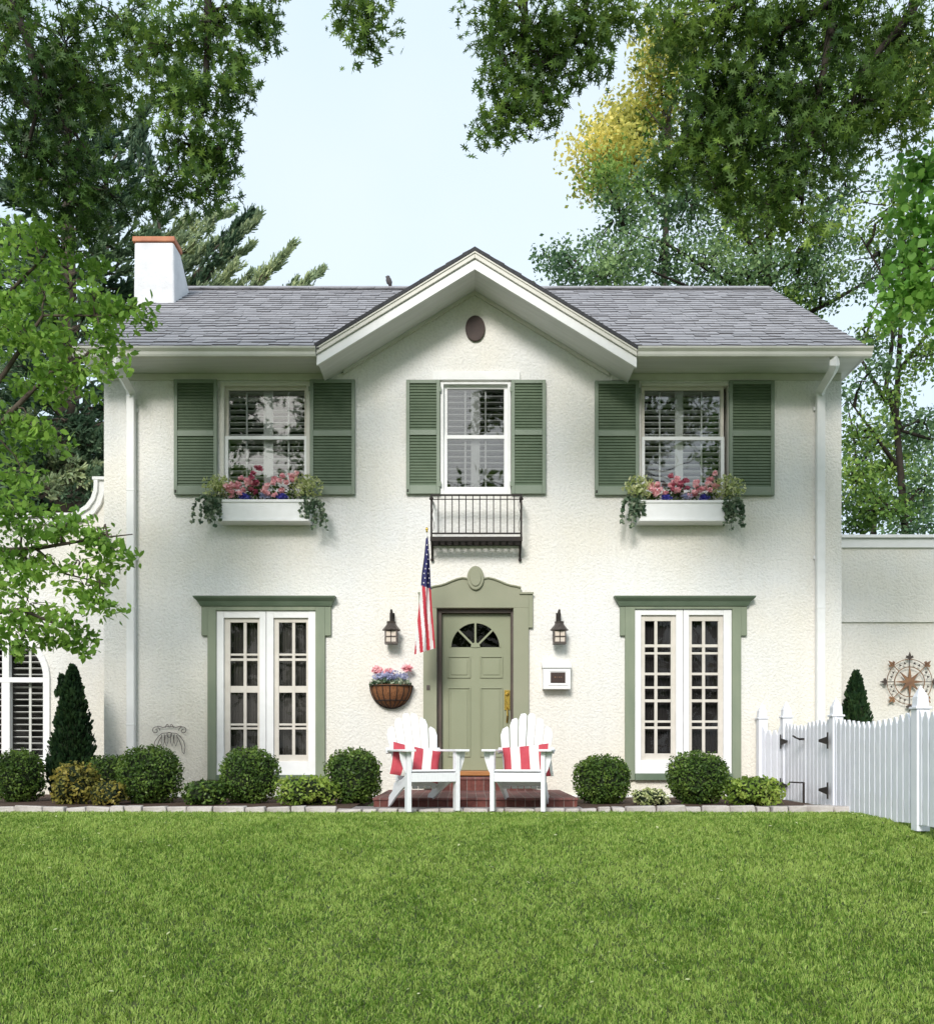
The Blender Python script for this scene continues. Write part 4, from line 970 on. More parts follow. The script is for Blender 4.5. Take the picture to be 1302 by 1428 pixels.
for rr_, dz in ((rb+.01, 0), (rb*.75, -.18)): mb.tube([(bx+rr_*math.cos(a), -.012+rr_*math.sin(a), bz+dz) for a in np.linspace(math.pi, 2*math.pi, 18)], .006, 5)
mb.build('wire_frame', M['iron'], bk)
mb = MB(); mb.lathe([(0,-.03),(rb*.9,-.03)], (bx,-.01,bz), 16, a0=math.pi, a1=2*math.pi); mb.build('soil', M['mulch'], bk)
def bf(x, z, lab, lm):
    def fl(root): leaves_mesh('blossoms', blob((x, -.12, z), (.07,.05,.045), 110), .04, MAPLE, M[lm], upbias=.3, parent=root)
    plant('geranium', lab, 'flower', (bx+(x-bx)*.6, -.1, bz), blob((x*.5+bx*.5, -.1, bz+.05), (.06,.05,.05), 25), .045, OVAL, M['box'], flowers=fl)
bf(bx-.17, bz+.20, 'pink geranium standing at the left of the wall basket', 'pink'); bf(bx-.02, bz+.17, 'pink geranium in the middle of the wall basket', 'pink'); bf(bx+.20, bz+.22, 'tall pink geranium at the right of the wall basket', 'pink')
def fl(root): leaves_mesh('blossoms', blob((bx, -.14, bz+.11), (.23,.11,.075), 420), .032, MAPLE, M['lav'], upbias=.4, parent=root)
plant('lavender_flowers', 'mound of pale lavender flowers filling the wall basket', 'flower', (bx,-.12,bz-.02), blob((bx,-.15,bz+.035), (.27,.13,.06), 330), .06, OVAL, M['ivy'], flowers=fl)

# wire scroll ornament on the wall (left) 
wo = thing('wall_scroll', (XX(237), -.02, ZZ(1055)), 'black wire scroll ornament on the wall above the shrubs', 'ornament')
mb = MB(); W_ = lambda p, q: (XX(p), -.04, ZZ(q))
cxp = 237.5
for s_ in (-1, 1):
    mb.tube([W_(cxp+s_*(1+2.5*t), 1013-3*math.sin(t*2)) for t in (0,.5,1,1.5,2)], .004, 5)
    sp = [W_(cxp+s_*(19-(6-.55*t)*math.cos(t*.9)*1.0), 1019-(6-.55*t)*math.sin(t*.9)) for t in np.linspace(0, 9, 30)]; mb.tube(sp, .0045, 5)
    mb.tube([W_(cxp+s_*a, b) for a, b in ((0,1014),(4,1013),(9,1015),(13,1013.5),(17,1013))], .0045, 5)
    mb.tube([W_(cxp+s_*a, b) for a, b in ((0,1022),(10,1023),(15,1027),(20,1034),(22,1042),(20.5,1052),(18,1049),(17,1041),(14,1033),(10,1026))], .0045, 5)
    for k in (4, 9): mb.tube([W_(cxp+s_*(k+a), b) for a, b in ((-2,1024),(-2.5,1034),(0,1041),(2.3,1034),(1.5,1025))], .004, 5)
mb.build('scrollwork', M['wire'], wo)
mb = MB(); mb.tube([W_(cxp+3.5*math.cos(a), 1025+3.5*math.sin(a)) for a in np.linspace(0, 6.28, 12)], .004, 5); mb.build('ring', M['wire'], wo)

# compass-rose ornament on the right wing
cd = 12.64; cc = P(1268, 951, cd); R1, R2 = .318, .200
co = thing('compass_ornament', cc, 'rusty metal compass rose ornament on the right wing wall', 'ornament')
mb = MB(); circ = lambda r: [(cc.x+r*math.cos(a), cc.y, cc.z+r*math.sin(a)) for a in np.linspace(0, 2*math.pi, 40)]
mb.tube(circ(R1*.93), .005, 5); mb.tube(circ(R2*.98), .006, 5); mb.build('ring', M['rust'], co)
mb = MB(); st = []
for k in range(16):
    a = k*math.pi/8; r = (R2*1.05 if k % 4 == 0 else R2*.93) if k % 2 == 0 else .055; st.append((cc.x+r*math.cos(a), cc.z+r*math.sin(a)))
mb.prism(st[::-1], cc.y-.012, cc.y+.004); mb.lathe([(0,0)], cc, 3) if False else None
mb.build('star', M['rust'], co)
for k in range(8):
    mb = MB(); a = k*math.pi/4; u = Vector((math.cos(a),0,math.sin(a))); w = Vector((-math.sin(a),0,math.cos(a)))
    mb.tube([cc+u*R2, cc+u*(R1*1.02)], .006, 5)
    q = lambda s, t: (cc+u*s+w*t)
    for pts in ([(R1-.02,0),(R1+.015,.022),(R1+.075,0),(R1+.015,-.022)], [(R1-.02,.005),(R1+.0,.05),(R1+.03,.04),(R1+.012,.01)], [(R1-.02,-.005),(R1+.012,-.01),(R1+.03,-.04),(R1+.0,-.05)]):
        pp = [q(s, t) for s, t in pts]; mb.prism([(v.x, v.z) for v in pp], cc.y-.008, cc.y+.002)
    mb.build('fleur_tip', M['wire'] if k % 2 == 0 else M['rust'], co)
for k in range(24):
    if k % 3 == 0: continue
    mb = MB()
    a = k*math.pi/12; r = (R1*.93+R2)/2; o_ = (cc.x+r*math.cos(a), cc.z+r*math.sin(a)); mb.prism([(o_[0]+.022*math.cos(t+a)*(1 if i % 2 == 0 else .5), o_[1]+.022*math.sin(t+a)*(1 if i % 2 == 0 else .5)) for i, t in enumerate(np.linspace(0, 2*math.pi, 7)[:-1])], cc.y-.006, cc.y)
    mb.build('leaf_motif', M['wire'], co)

# bird on the ridge
bp_ = Vector((XX(542, 15.1), RY, RZ+.02)); 
bird = thing('bird', bp_, 'small dark bird perched on the roof ridge left of the gable', 'bird')
mb = MB(); mb.tube([bp_+Vector(v) for v in ((.0,0,.03),(.02,0,.045),(.012,0,.08),(-.004,0,.125),(-.012,0,.155),(-.016,0,.175),(-.02,0,.19))], [.008,.028,.045,.045,.032,.034,.012], 10)
mb.tube([bp_+Vector(v) for v in ((.02,0,.06),(.05,.01,.0),(.06,.012,-.03))], [.02,.014,.008], 6); mb.build('body', M['bird'], bird, smooth=True)
mb = MB(); mb.tube([bp_+Vector((-.035,0,.178)), bp_+Vector((-.06,0,.174))], [.008,.001], 5)
mb.build('beak', M['iron'], bird)
for s_ in (-1,1):
    mb = MB(); mb.tube([bp_+Vector((.01,s_*.014,.05)), bp_+Vector((.012,s_*.014,-.02))], .004, 4); mb.build('leg', M['iron'], bird)

# ================================================================== PORCH
pz = .097
pst = thing('porch_step', (0, -1, 0), 'low wide red brick porch platform in front of the door', 'step')
x0, x1 = XX(521, 9.95), XX(804.5, 9.95)
mb = MB(); mb.box(x0, x1, -2.05, -.06, -.08, pz-.028); mb.build('brick_face', M['brick'], pst)
mb = MB(); mb.box(x0-.012, x1+.012, -2.065, -.06, pz-.027, pz+.0); mb.build('brick_top', M['bricktop'], pst, bevel=.008)
us = thing('upper_step', (0, -.3, pz), 'narrow upper brick step directly below the door threshold', 'step')
x0, x1 = XX(601, 11.7), XX(745, 11.7); z1 = ZZ(1084, 11.7)
mb = MB(); mb.box(x0, x1, -.42, -.052, pz+.001, z1-.03); mb.build('brick_face', M['brick'], us)
mb = MB(); mb.box(x0-.01, x1+.01, -.435, -.052, z1-.029, z1); mb.build('brick_top', M['bricktop'], us, bevel=.008)

# edging stones
k = 0
def edge_y(x):
    return -2.47-(.0 if x < 3 else 0)+.05*math.sin(x*.8) if x < 3.0 else -2.47+.12*(x-3.0)
x = -6.2; stones = []
while x < 3.75:
    w = rnd(.12,.30); stones.append((x+w/2, w)); x += w+rnd(.006,.02)
words = ['long','short','broad','narrow','rough','chipped','pale','pinkish']
for i, (sx, w) in enumerate(stones):
    yy = edge_y(sx)-.03; h = rnd(.030,.048)*(.5 if -1.2 < sx < 1.3 else 1); dpt = rnd(.08,.13)
    mb = MB(); mb.obox((sx, yy, -.02+h/2), w, dpt, h+.03, Matrix.Rotation(rnd(-.05,.05),3,'Z')@Matrix.Rotation(rnd(-.03,.03),3,'Y'))
    v2 = []
    for v in mb.v: v2.append((v[0]+rnd(-.012,.012), v[1]+rnd(-.01,.01), v[2]+rnd(-.007,.007)))
    mb.v = v2
    o = mb.build('edging_stone', M['stone'], loc=(sx, yy, -.03), bevel=.012)
    tag(o, 'pale rough edging stone in the low row between lawn and bed', 'stone', 'edging stones along the lawn')

# ================================================================== CHAIRS
def make_chair(label):
    root = thing('adirondack_chair', (0,0,0), label, 'chair', 'white slatted garden chairs before the door')
    W_ = .247
    for s_ in (-1,1):
        mb = MB(); mb.box(s_*W_-.021, s_*W_+.021, -.045, .045, 0, .575); mb.build('front_leg', M['chairwhite'], root, bevel=.004)
        mb = MB(); poly = [(-.02,.365),(.05,.375),(.34,.25),(.50,.16),(.62,.10),(.74,.02),(.80,0),(.86,.0),(.84,.05),(.72,.15),(.62,.20),(.56,.27),(.46,.30),(.05,.375)]
        poly = [(-.02,.29),(-.02,.372),(.08,.375),(.30,.30),(.45,.285),(.56,.255),(.62,.17),(.72,.13),(.80,.05),(.84,.0),(.77,.0),(.68,.035),(.55,.10),(.36,.18),(.15,.25)]
        xo = s_*(W_-.036); mb.prism(poly, xo-.011, xo+.011, axis='x'); mb.build('back_leg', M['chairwhite'], root, bevel=.003)
        mb = MB(); a = s_*(W_+.015); 
        arm = [(a-s_*.06, -.11), (a+s_*.075, -.12), (a+s_*.09, -.02), (a+s_*.07, .3), (a+s_*.02, .62), (a-s_*.035, .62), (a-s_*.05, .2)]
        mb.prism(arm, .577, .599, axis='z'); mb.build('armrest', M['chairwhite'], root, bevel=.004)
        mb = MB(); xo = s_*(W_+.033); mb.prism([(xo-s_*.010, .575), (xo-s_*.010, .36), (xo+s_*.012, .40), (xo+s_*.045, .50), (xo+s_*.055, .575)], -.012, .010); mb.build('arm_bracket', M['chairwhite'], root, bevel=.003)
    mb = MB(); mb.box(-W_+.022, W_-.022, -.048, -.025, .285, .372); mb.build('front_rail', M['chairwhite'], root, bevel=.003)
    mb = MB()
    for i in range(6):
        y = .0+i*.078; z = .385-.16*(y/.45); mb.obox((0, y, z), 2*W_-.05, .068, .018, Matrix.Rotation(-.33,3,'X'))
    mb.build('seat', M['chairwhite'], root, bevel=.003)
    base = Vector((0,.44,.20)); up = Vector((0,.30,.80)).normalized(); nrm = Vector((0,-up.z,up.y))
    n = 6; hs = [.68,.775,.825,.825,.775,.68]
    for i in range(n):
        t = (i-(n-1)/2); wb, wt = .058, .081
        a = base+Vector((t*.074,0,0)); hh = hs[i]
        x_b, x_t = t*.066, t*.092
        lo = [(x_b-wb/2, 0), (x_b+wb/2, 0)]; pts = lo+[(x_t+wt/2, hh*.97-(.03 if t > 0 else 0)-.02*max(0,t)), (x_t+wt*.28, hh-(.012*t if t > 0 else -.0)), (x_t-wt*.28, hh+(.012*t if t < 0 else 0)), (x_t-wt/2, hh*.97-(.03 if t < 0 else 0)+.02*min(0,t))]
        mb = MB(); th = .010
        vs = [base+Vector((px,0,0))+up*pz_+nrm*sg*th for sg in (1,-1) for px, pz_ in pts]; k = len(pts)
        mb.add(vs, [tuple(range(k)), tuple(range(2*k-1,k-1,-1))]+[(j, j+k, (j+1)%k+k, (j+1)%k) for j in range(k)])
        mb.build('back_slat', M['chairwhite'], root, bevel=.006)
    mb = MB()
    for hh, ww in ((.12,.22),(.42,.29)): 
        c_ = base+up*hh-nrm*.024; mb.obox(c_, ww*2, .022, .06, Matrix.Rotation(-math.atan2(.30,.80),3,'X'))
    mb.build('back_rail', M['chairwhite'], root, bevel=.003)
    return root
chairL = make_chair('white slatted garden chair left of the door, turned to the right')
chairR = copy_tree(chairL); chairR['label'] = 'white slatted garden chair right of the door, turned slightly left'
cl = P(603, 1131, 9.32); cr = P(722, 1131, 9.32)
chairL.location = (cl.x, cl.y, .0); chairL.rotation_euler = (0,0,math.radians(21)); chairR.location = (cr.x, cr.y, .0); chairR.rotation_euler = (0,0,math.radians(-11))
def pillow(label, chair_loc, yaw, off, roll, tilt, w=.50, h=.36, phase=0):
    nu, nv = 36, 20; mb = MB(); vs = []; 
    for side in (1,-1):
        for j in range(nv+1):
            for i in range(nu+1):
                u = -1+2*i/nu; v = -1+2*j/nv
                e = max(0, (1-u**4))*max(0, (1-v**4)); th = .062*e**.5*(1+.05*math.sin(u*7+v*3))
                x = u*w/2*(1-.06*(1-v*v)*0-.05*(1-abs(v))*abs(u)**3*0+.0); x *= (1-.045*(1-v*v)); z = v*h/2*(1-.05*(1-u*u))
                vs.append(Vector((x, -side*th, z)))
    fs = []; ms = []; S = (nu+1)*(nv+1)
    for side in (0,1):
        for j in range(nv):
            for i in range(nu):
                k = side*S+j*(nu+1)+i; q = (k, k+1, k+nu+2, k+nu+1); fs.append(q if side == 0 else q[::-1]); ms.append(0 if int((i+phase)/nu*5.0) % 2 == 0 else 1)
    R = Matrix.Rotation(yaw,3,'Z')@Matrix.Rotation(tilt,3,'X')@Matrix.Rotation(roll,3,'Y')
    c0 = Vector(chair_loc)+Matrix.Rotation(yaw,3,'Z')@Vector(off)
    mb.v = [tuple(c0+R@v) for v in vs]; mb.f = fs; mb.m = ms
    o = mb.build('striped_pillow', [M['red'], M['ivory']], loc=c0, smooth=True); tag(o, label, 'pillow', 'red and white striped pillows')
pillow('red and white striped pillow slumped on the left garden chair', (cl.x,cl.y,0), math.radians(21), (-.055,.36,.465), math.radians(13), -.42, phase=0)
pillow('red and white striped pillow upright on the right garden chair', (cr.x,cr.y,0), math.radians(-11), (.05,.35,.475), math.radians(-6), -.38, phase=2)

# ================================================================== FENCE
FXc = 3.80
posts = [(3.64, -.10), (3.80, -.52), (3.82, -2.02), (3.80, -3.92), (3.76, -5.8)]
def ground_f(y): return -.03 if y > -1.7 else -.065
def post(root, x, y, h=1.02, mname='post'):
    zb = ground_f(y)-.02
    mb = MB(); mb.box(x-.055, x+.055, y-.055, y+.055, zb, zb+h); p = mb.build(mname, M['fence'], root, bevel=.005)
    mb = MB(); mb.box(x-.068, x+.068, y-.068, y+.068, zb+h+.001, zb+h+.022)
    a = zb+h+.022
    mb.add([(x-.05,y-.05,a),(x+.05,y-.05,a),(x+.05,y+.05,a),(x-.05,y+.05,a),(x-.047,y-.047,a+.08),(x+.047,y-.047,a+.08),(x+.047,y+.047,a+.08),(x-.047,y+.047,a+.08),(x,y,a+.185)],
           [(0,1,5,4),(1,2,6,5),(2,3,7,6),(3,0,4,7),(4,5,8),(5,6,8),(6,7,8),(7,4,8)])
    mb.build('post_cap', M['fence'], p, bevel=.004)
def pickets(root, a, b, hfun, n, gate=False, clr=.03):
    ax, ay = a; bx_, by_ = b; dirv = Vector((bx_-ax, by_-ay, 0)); L_ = dirv.length; dirv.normalize(); nrm = Vector((-dirv.y, dirv.x, 0)); 
    if nrm.x > 0: nrm = -nrm
    for i in range(n):
        t = (i+.5)/n; c_ = Vector((ax, ay, 0))+dirv*L_*t+nrm*.028; z0 = ground_f(c_.y)+clr+rnd(-.008,.008); z1 = ground_f(c_.y)+hfun(t)+rnd(-.004,.004); w = .046; th = .010
        mb = MB(); prof = [(-w, z0), (w, z0), (w, z1-.06), (w*.35, z1), (-w*.35, z1), (-w, z1-.06)]
        vs = [Vector((c_.x, c_.y, 0))+dirv*p+Vector((0,0,q))+nrm*s_*th for s_ in (1,-1) for p, q in prof]; k = len(prof)
        mb.add(vs, [tuple(range(k)), tuple(range(2*k-1,k-1,-1))]+[(j, j+k, (j+1)%k+k, (j+1)%k) for j in range(k)])
        mb.build('picket', M['fence'], root, bevel=.002, seg=1)
    for zz in (.22, .72):
        mb = MB(); c0 = Vector((ax, ay, ground_f((ay+by_)/2)+zz))+nrm*-.002; m_ = c0+dirv*L_/2; ang = math.atan2(dirv.y, dirv.x); mb.obox(m_, L_-.1, .034, .075, Matrix.Rotation(ang,3,'Z')); mb.build('rail', M['fence'], root)
fence = thing('picket_fence', (3.8, -3.9, -.07), 'long white picket fence running from the gate toward the lawn', 'fence')
for p in posts[2:]: post(fence, *p)
sc = lambda t: 1.0-.075*math.sin(math.pi*t)
pickets(fence, posts[2], posts[3], sc, 16); pickets(fence, posts[3], posts[4], sc, 16)
f2 = thing('picket_fence', (3.7, -.3, -.03), 'short white picket fence section between the house wall and gate', 'fence')
post(f2, *posts[0]); post(f2, *posts[1]); pickets(f2, posts[0], posts[1], lambda t: .93-.07*math.sin(math.pi*t), 4)
for nm, a, b, lab in (('garden_gate', posts[1], (3.81,-1.27), 'white picket gate leaf nearest the house with black hinges'), ('garden_gate', (3.81,-1.27), posts[2], 'white picket gate leaf with black hinges beside the long fence')):
    g_ = thing(nm, (a[0], (a[1]+b[1])/2, -.03), lab, 'gate')
    a2 = (a[0], a[1]-(.07 if a is posts[1] else .012)); b2 = (b[0], b[1]+(.07 if b is posts[2] else .012))
    far = a is posts[1]
    pickets(g_, a2, b2, (lambda t: .94-.04*math.sin(math.pi/2*t)) if far else (lambda t: .98-.05*math.sin(math.pi/2*(1-t))), 6)
    hy_ = a[1] if far else b[1]; sgn = -1 if far else 1
    for zz in (.20, .72):
        mb = MB(); xx = 3.80-.066; y_ = hy_; z_ = ground_f(-1)+zz
        mb.box(xx-.004, xx, y_-.018, y_+.018, z_-.085, z_+.085)
        tri = [(y_+sgn*.02, z_-.04), (y_+sgn*.02, z_+.04), (y_+sgn*.25, z_+.012), (y_+sgn*.25, z_-.012)]
        if sgn < 0: tri = tri[::-1]
        mb.prism(tri, xx-.005, xx, axis='x'); mb.build('hinge', M['iron'], g_)
    if far:
        mb = MB(); xx = 3.80-.07; mb.box(xx-.012, xx, -1.34, -1.18, .70, .725); mb.tube([(xx-.02,-1.27,.71),(xx-.05,-1.20,.73),(xx-.05,-1.12,.75)], .01, 6); mb.build('latch', M['iron'], g_)
    else:
        mb = MB(); xx = 3.80-.075; mb.tube([(xx,-1.33,-.03),(xx,-1.33,.235)], .012, 6); mb.tube([(xx,-1.33,.23),(xx-.05,-1.33,.23),(xx-.16,-1.33,.235)], .009, 6); mb.build('drop_rod', M['iron'], g_)

# ================================================================== SHRUBS
def shrub(name, label, px, py0, py1, d, rw, lm, n, ls, group=None, tmpl=OVAL, lump=.06, cat='shrub', zb=0.0, shell=.16, flatb=.3, cone=0):
    """rounded shrub: py0 top, width rw in px at distance d"""
    x = XX(px, d); y = d-D0; zt = ZZ(py0, d); h = zt-zb; r = rw*d/F/2; cz = zb+h*.5
    root = thing(name, (x, y, zb), label, cat, group)
    ph = [rnd(0,6.28) for _ in range(6)]
    def rad(th, ph_):
        l = 1+lump*(math.sin(3*th+ph[0])*math.sin(2*ph_+ph[1])+.7*math.sin(5*th+ph[2])*math.cos(4*ph_+ph[3])+.5*math.sin(9*th+ph[4])*math.sin(7*ph_+ph[5]))
        return l
    # inner dark mass
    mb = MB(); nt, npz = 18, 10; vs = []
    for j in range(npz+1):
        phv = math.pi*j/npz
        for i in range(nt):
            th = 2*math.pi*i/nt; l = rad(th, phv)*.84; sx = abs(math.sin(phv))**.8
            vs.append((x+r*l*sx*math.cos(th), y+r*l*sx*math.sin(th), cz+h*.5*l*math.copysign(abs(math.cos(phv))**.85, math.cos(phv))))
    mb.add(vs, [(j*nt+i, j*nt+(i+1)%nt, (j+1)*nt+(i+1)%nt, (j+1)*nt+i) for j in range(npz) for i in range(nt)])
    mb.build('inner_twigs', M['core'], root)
    c = []; od = []
    for _ in range(n):
        v = Vector((random.gauss(0,1),random.gauss(0,1),random.gauss(0,1))).normalized(); th = math.atan2(v.y, v.x); phv = math.acos(max(-1,min(1,v.z)))
        l = rad(th, phv)*(1-shell*random.random()**1.3+.045*abs(random.gauss(0,1))); sx = abs(math.sin(phv))**.8
        c.append((x+r*l*sx*math.cos(th), y+r*l*sx*math.sin(th), max(zb+.01, cz+h*.5*l*math.copysign(abs(math.cos(phv))**.85, math.cos(phv))))); od.append((v.x,v.y,v.z))
    for _ in range(n//90):
        v = Vector((random.gauss(0,1),random.gauss(0,1),abs(random.gauss(0,1))+.2)).normalized()
        for q in range(4):
            l = 1.0+q*.03; c.append((x+r*l*v.x+rnd(-.01,.01), y+r*l*v.y, cz+h*.5*l*v.z+q*.004)); od.append(tuple(v))
    leaves_mesh('foliage', np.array(c), ls*RNG.uniform(.6,1.3,len(c)), tmpl, lm, out=np.array(od), ob=.7, upbias=.3, parent=root)
    mb = MB()
    for k in range(5): a = rnd(0,6.28); mb.tube([(x+.03*math.cos(a), y+.03*math.sin(a), zb-.02), (x+r*.5*math.cos(a), y+r*.5*math.sin(a), zb+h*.4)], [.012,.006], 5)
    mb.build('stem', M['bark'], root)
G = 'clipped round boxwoods along the house'
shrub('boxwood', 'round clipped boxwood at the far left below the arched window', 27, 1047, 1120, 11.0, 66, M['box'], 3600, .034, G)
shrub('boxwood', 'small dark boxwood tucked behind the large one at left', 150, 1055, 1120, 11.0, 62, M['box'], 2600, .034, G)
shrub('boxwood', 'largest round boxwood below the wire scroll ornament', 209, 1043, 1122, 10.7, 86, M['box'], 5000, .034, G)
shrub('boxwood', 'round boxwood in front of the lower left window', 347, 1045, 1122, 10.7, 79, M['box'], 4600, .034, G)
shrub('boxwood', 'round boxwood left of the brick porch beside the chair', 493, 1046, 1122, 10.7, 75, M['box'], 4400, .034, G)
shrub('boxwood', 'round boxwood just right of the brick porch', 840, 1055, 1123, 10.6, 76, M['box'], 4400, .034, G)
shrub('boxwood', 'round boxwood in front of the lower right window', 973, 1051, 1123, 10.6, 83, M['box'], 4800, .034, G)
shrub('golden_shrub', 'small golden leaved shrub at the foot of the arborvitae', 104, 1066, 1118, 10.5, 60, M['goldshrub'], 1500, .045, lump=.18, shell=.4)
shrub('golden_shrub', 'low bronze shrub between the small and largest boxwood', 150, 1090, 1122, 10.3, 50, M['goldshrub'], 700, .04, lump=.18, shell=.4)
shrub('low_shrub', 'low leafy shrub between scroll ornament and lower left window', 286, 1089, 1124, 10.4, 62, M['box'], 1500, .042, lump=.18, shell=.4)
shrub('low_shrub', 'yellow green low shrub under the right half of the lower left window', 428, 1084, 1125, 10.4, 84, M['lime'], 2000, .046, lump=.18, shell=.4)
shrub('low_shrub', 'tiny pale yellow shrub under the lower right window', 908, 1101, 1125, 10.3, 50, M['coleus'], 700, .038, lump=.2, shell=.45)
shrub('low_shrub', 'bright lime shrub beside the garden gate', 1050, 1085, 1125, 10.3, 76, M['lime'], 2200, .048, lump=.18, shell=.4)
def conifer_shrub(label, px, d, py0, rw, n, zb=0, tips=1):
    x = XX(px, d); y = d-D0; zt = ZZ(py0, d); h = zt-zb; r = rw*d/F/2
    root = thing('arborvitae', (x,y,zb), label, 'shrub')
    prof = lambda t: r*(1.05*(1-t)**.62 if t > .25 else (.72+.6*t)*1.0)*(1 if t > .25 else 1.0)
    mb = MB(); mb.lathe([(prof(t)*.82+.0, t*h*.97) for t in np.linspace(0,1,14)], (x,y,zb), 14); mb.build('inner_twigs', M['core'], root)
    c = []; fr_t = []; 
    for _ in range(n):
        t = 1-(random.random()**.62)*1.0 if False else random.random()**1.25; a = rnd(0,6.28); rr_ = prof(t)*rnd(.78,1.1)*(1+.10*math.sin(5*a+9*t)+.06*math.sin(11*a-14*t)); 
        c.append((x+rr_*math.cos(a), y+rr_*math.sin(a), zb+h*t+rnd(-.02,.02))); v = Vector((math.cos(a)*.45+rnd(-.3,.3), math.sin(a)*.45+rnd(-.3,.3), 1.0)).normalized(); fr_t.append(tuple(v))
    if tips > 1:
        for _ in range(n//14):
            t = random.random(); c.append((x-r*.45+rnd(-1,1)*.07*(1-t), y+rnd(-1,1)*.06, zb+h*(.78+.15*t))); fr_t.append((rnd(-.2,.2), rnd(-.2,.2), 1.))
    T = np.array(fr_t); T /= np.linalg.norm(T,axis=1)[:,None]; b = RNG.normal(size=T.shape); b -= (b*T).sum(1)[:,None]*T; b /= np.linalg.norm(b,axis=1)[:,None]; nn = np.cross(T,b)
    FAN = [(-.5,0,0),(-.1,-.12,0),(.3,-.22,.03),(.5,-.08,0),(.42,0,0),(.5,.1,0),(.25,.2,.03),(-.1,.12,0)]
    leaves_mesh('foliage', np.array(c), .075*RNG.uniform(.6,1.3,len(c)), FAN, M['arb'], parent=root, frame=(T,b,nn))
    mb = MB(); mb.tube([(x,y,zb-.02),(x,y,zb+h*.8)], [.03,.01], 6); mb.build('trunk', M['bark'], root)
conifer_shrub('tall dark conical arborvitae beside the arched window', 101, 11.4, 930, 66, 5200, tips=2)
conifer_shrub('dark conical arborvitae behind the picket fence by the right wing', 1193, 12.25, 938, 64, 4200)

# ================================================================== TREES
def Pr(px, py, d, r): return (P(px, py, d), r)
V3 = Vector
# -- pin oak over the left of the lawn
tx, ty = -8.6, -3.6
trunk = [(V3((tx,ty,-.4)),.38), (V3((tx+.1,ty,1.5)),.31), (V3((tx,ty,4)),.27), (V3((tx+.1,ty,7)),.22), (V3((tx,ty,10)),.14), (V3((tx,ty,12.5)),.05)]
limbs = [[(V3((tx,ty,6.8)),.13), Pr(-60,-150,9,.10), Pr(150,-120,8.7,.07), Pr(290,-40,8.5,.05), Pr(290,60,8.5,.03), Pr(284,150,8.5,.022), Pr(262,215,8.5,.012)],
         [(V3((tx,ty,5.6)),.12), Pr(-120,-60,8.6,.09), Pr(10,-20,8.6,.06), Pr(18,40,8.6,.035), Pr(0,90,8.6,.02)],
         [Pr(10,-20,8.6,.05), Pr(40,60,8.4,.03), Pr(55,140,8.4,.022), Pr(35,220,8.4,.012)], [Pr(40,60,8.4,.03), Pr(75,130,8.6,.02), Pr(95,190,8.6,.012)],
         [(V3((tx,ty,4.9)),.10), Pr(-80,60,9,.06), Pr(20,130,9,.035), Pr(80,180,9,.02), Pr(130,220,9,.012)], [Pr(150,-120,8.7,.06), Pr(340,-60,8.9,.04), Pr(380,0,8.9,.02)]]
bl = []
for a in ((20,30,8.6,70,60,.5,26),(90,60,8.6,75,60,.5,30),(60,140,8.6,80,60,.5,32),(140,120,8.6,50,50,.4,16),(30,220,8.6,60,60,.5,22),(100,220,8.6,60,45,.5,20),(150,265,8.6,45,30,.4,10),(170,30,8.6,60,50,.5,22),(230,60,8.5,55,50,.4,19),
          (300,30,8.5,60,45,.4,20),(360,30,8.6,30,40,.4,10),(340,90,8.5,25,35,.3,7),(250,130,8.5,40,45,.35,16),(310,130,8.5,42,35,.3,13),(265,195,8.5,45,35,.35,16),(310,210,8.5,36,32,.3,12),(225,255,8.5,40,25,.3,11),(285,262,8.5,30,28,.3,10),(110,290,8.8,60,28,.5,12),(385,5,8.7,18,20,.3,3)):
    bl.append(PB(*a))
for a in ((-150,-80,8.5,160,90,1.5,14),): bl.append(PB(*a))
make_tree('oak_tree', 'dark leaved oak whose branches hang over the upper left', 'tree', (tx,ty,-.5), trunk, limbs, bl, .094, OAK, M['oakleaf'], M['darkbark'], clump=.10, per=22, upbias=.5, droop=.35, twigr=.007)
# -- pin oak over the right
tx, ty = 8.8, -4.2
trunk = [(V3((tx,ty,-.5)),.4), (V3((tx-.1,ty,1.5)),.32), (V3((tx,ty,4)),.28), (V3((tx-.1,ty,7)),.23), (V3((tx,ty,10)),.14), (V3((tx,ty,13)),.05)]
limbs = [[(V3((tx,ty,7.0)),.14), Pr(1500,-160,8.2,.11), Pr(1180,-110,8.2,.08), Pr(900,-90,8.2,.06), Pr(740,-60,8.3,.04), Pr(728,40,8.3,.022), Pr(722,150,8.3,.010)], [Pr(900,-90,8.2,.05), Pr(830,-30,8.3,.03), Pr(800,60,8.3,.014)],
         [Pr(740,-60,8.3,.035), Pr(600,-50,8.3,.03), Pr(515,-30,8.3,.02), Pr(512,40,8.3,.008)],
         [Pr(1180,-110,8.2,.07), Pr(1165,0,8.2,.045), Pr(1150,90,8.1,.03), Pr(1130,190,8.1,.02), Pr(1115,300,8.1,.008)], [Pr(1165,0,8.2,.04), Pr(1080,50,8.2,.028), Pr(1000,130,8.3,.018), Pr(940,220,8.3,.008)],
         [Pr(1300,-80,8,.06), Pr(1270,20,8,.04), Pr(1200,100,8,.022), Pr(1180,180,8,.01)], [Pr(1300,-80,8,.05), Pr(1100,-40,8,.04), Pr(1010,20,8,.02)]]
bl = []
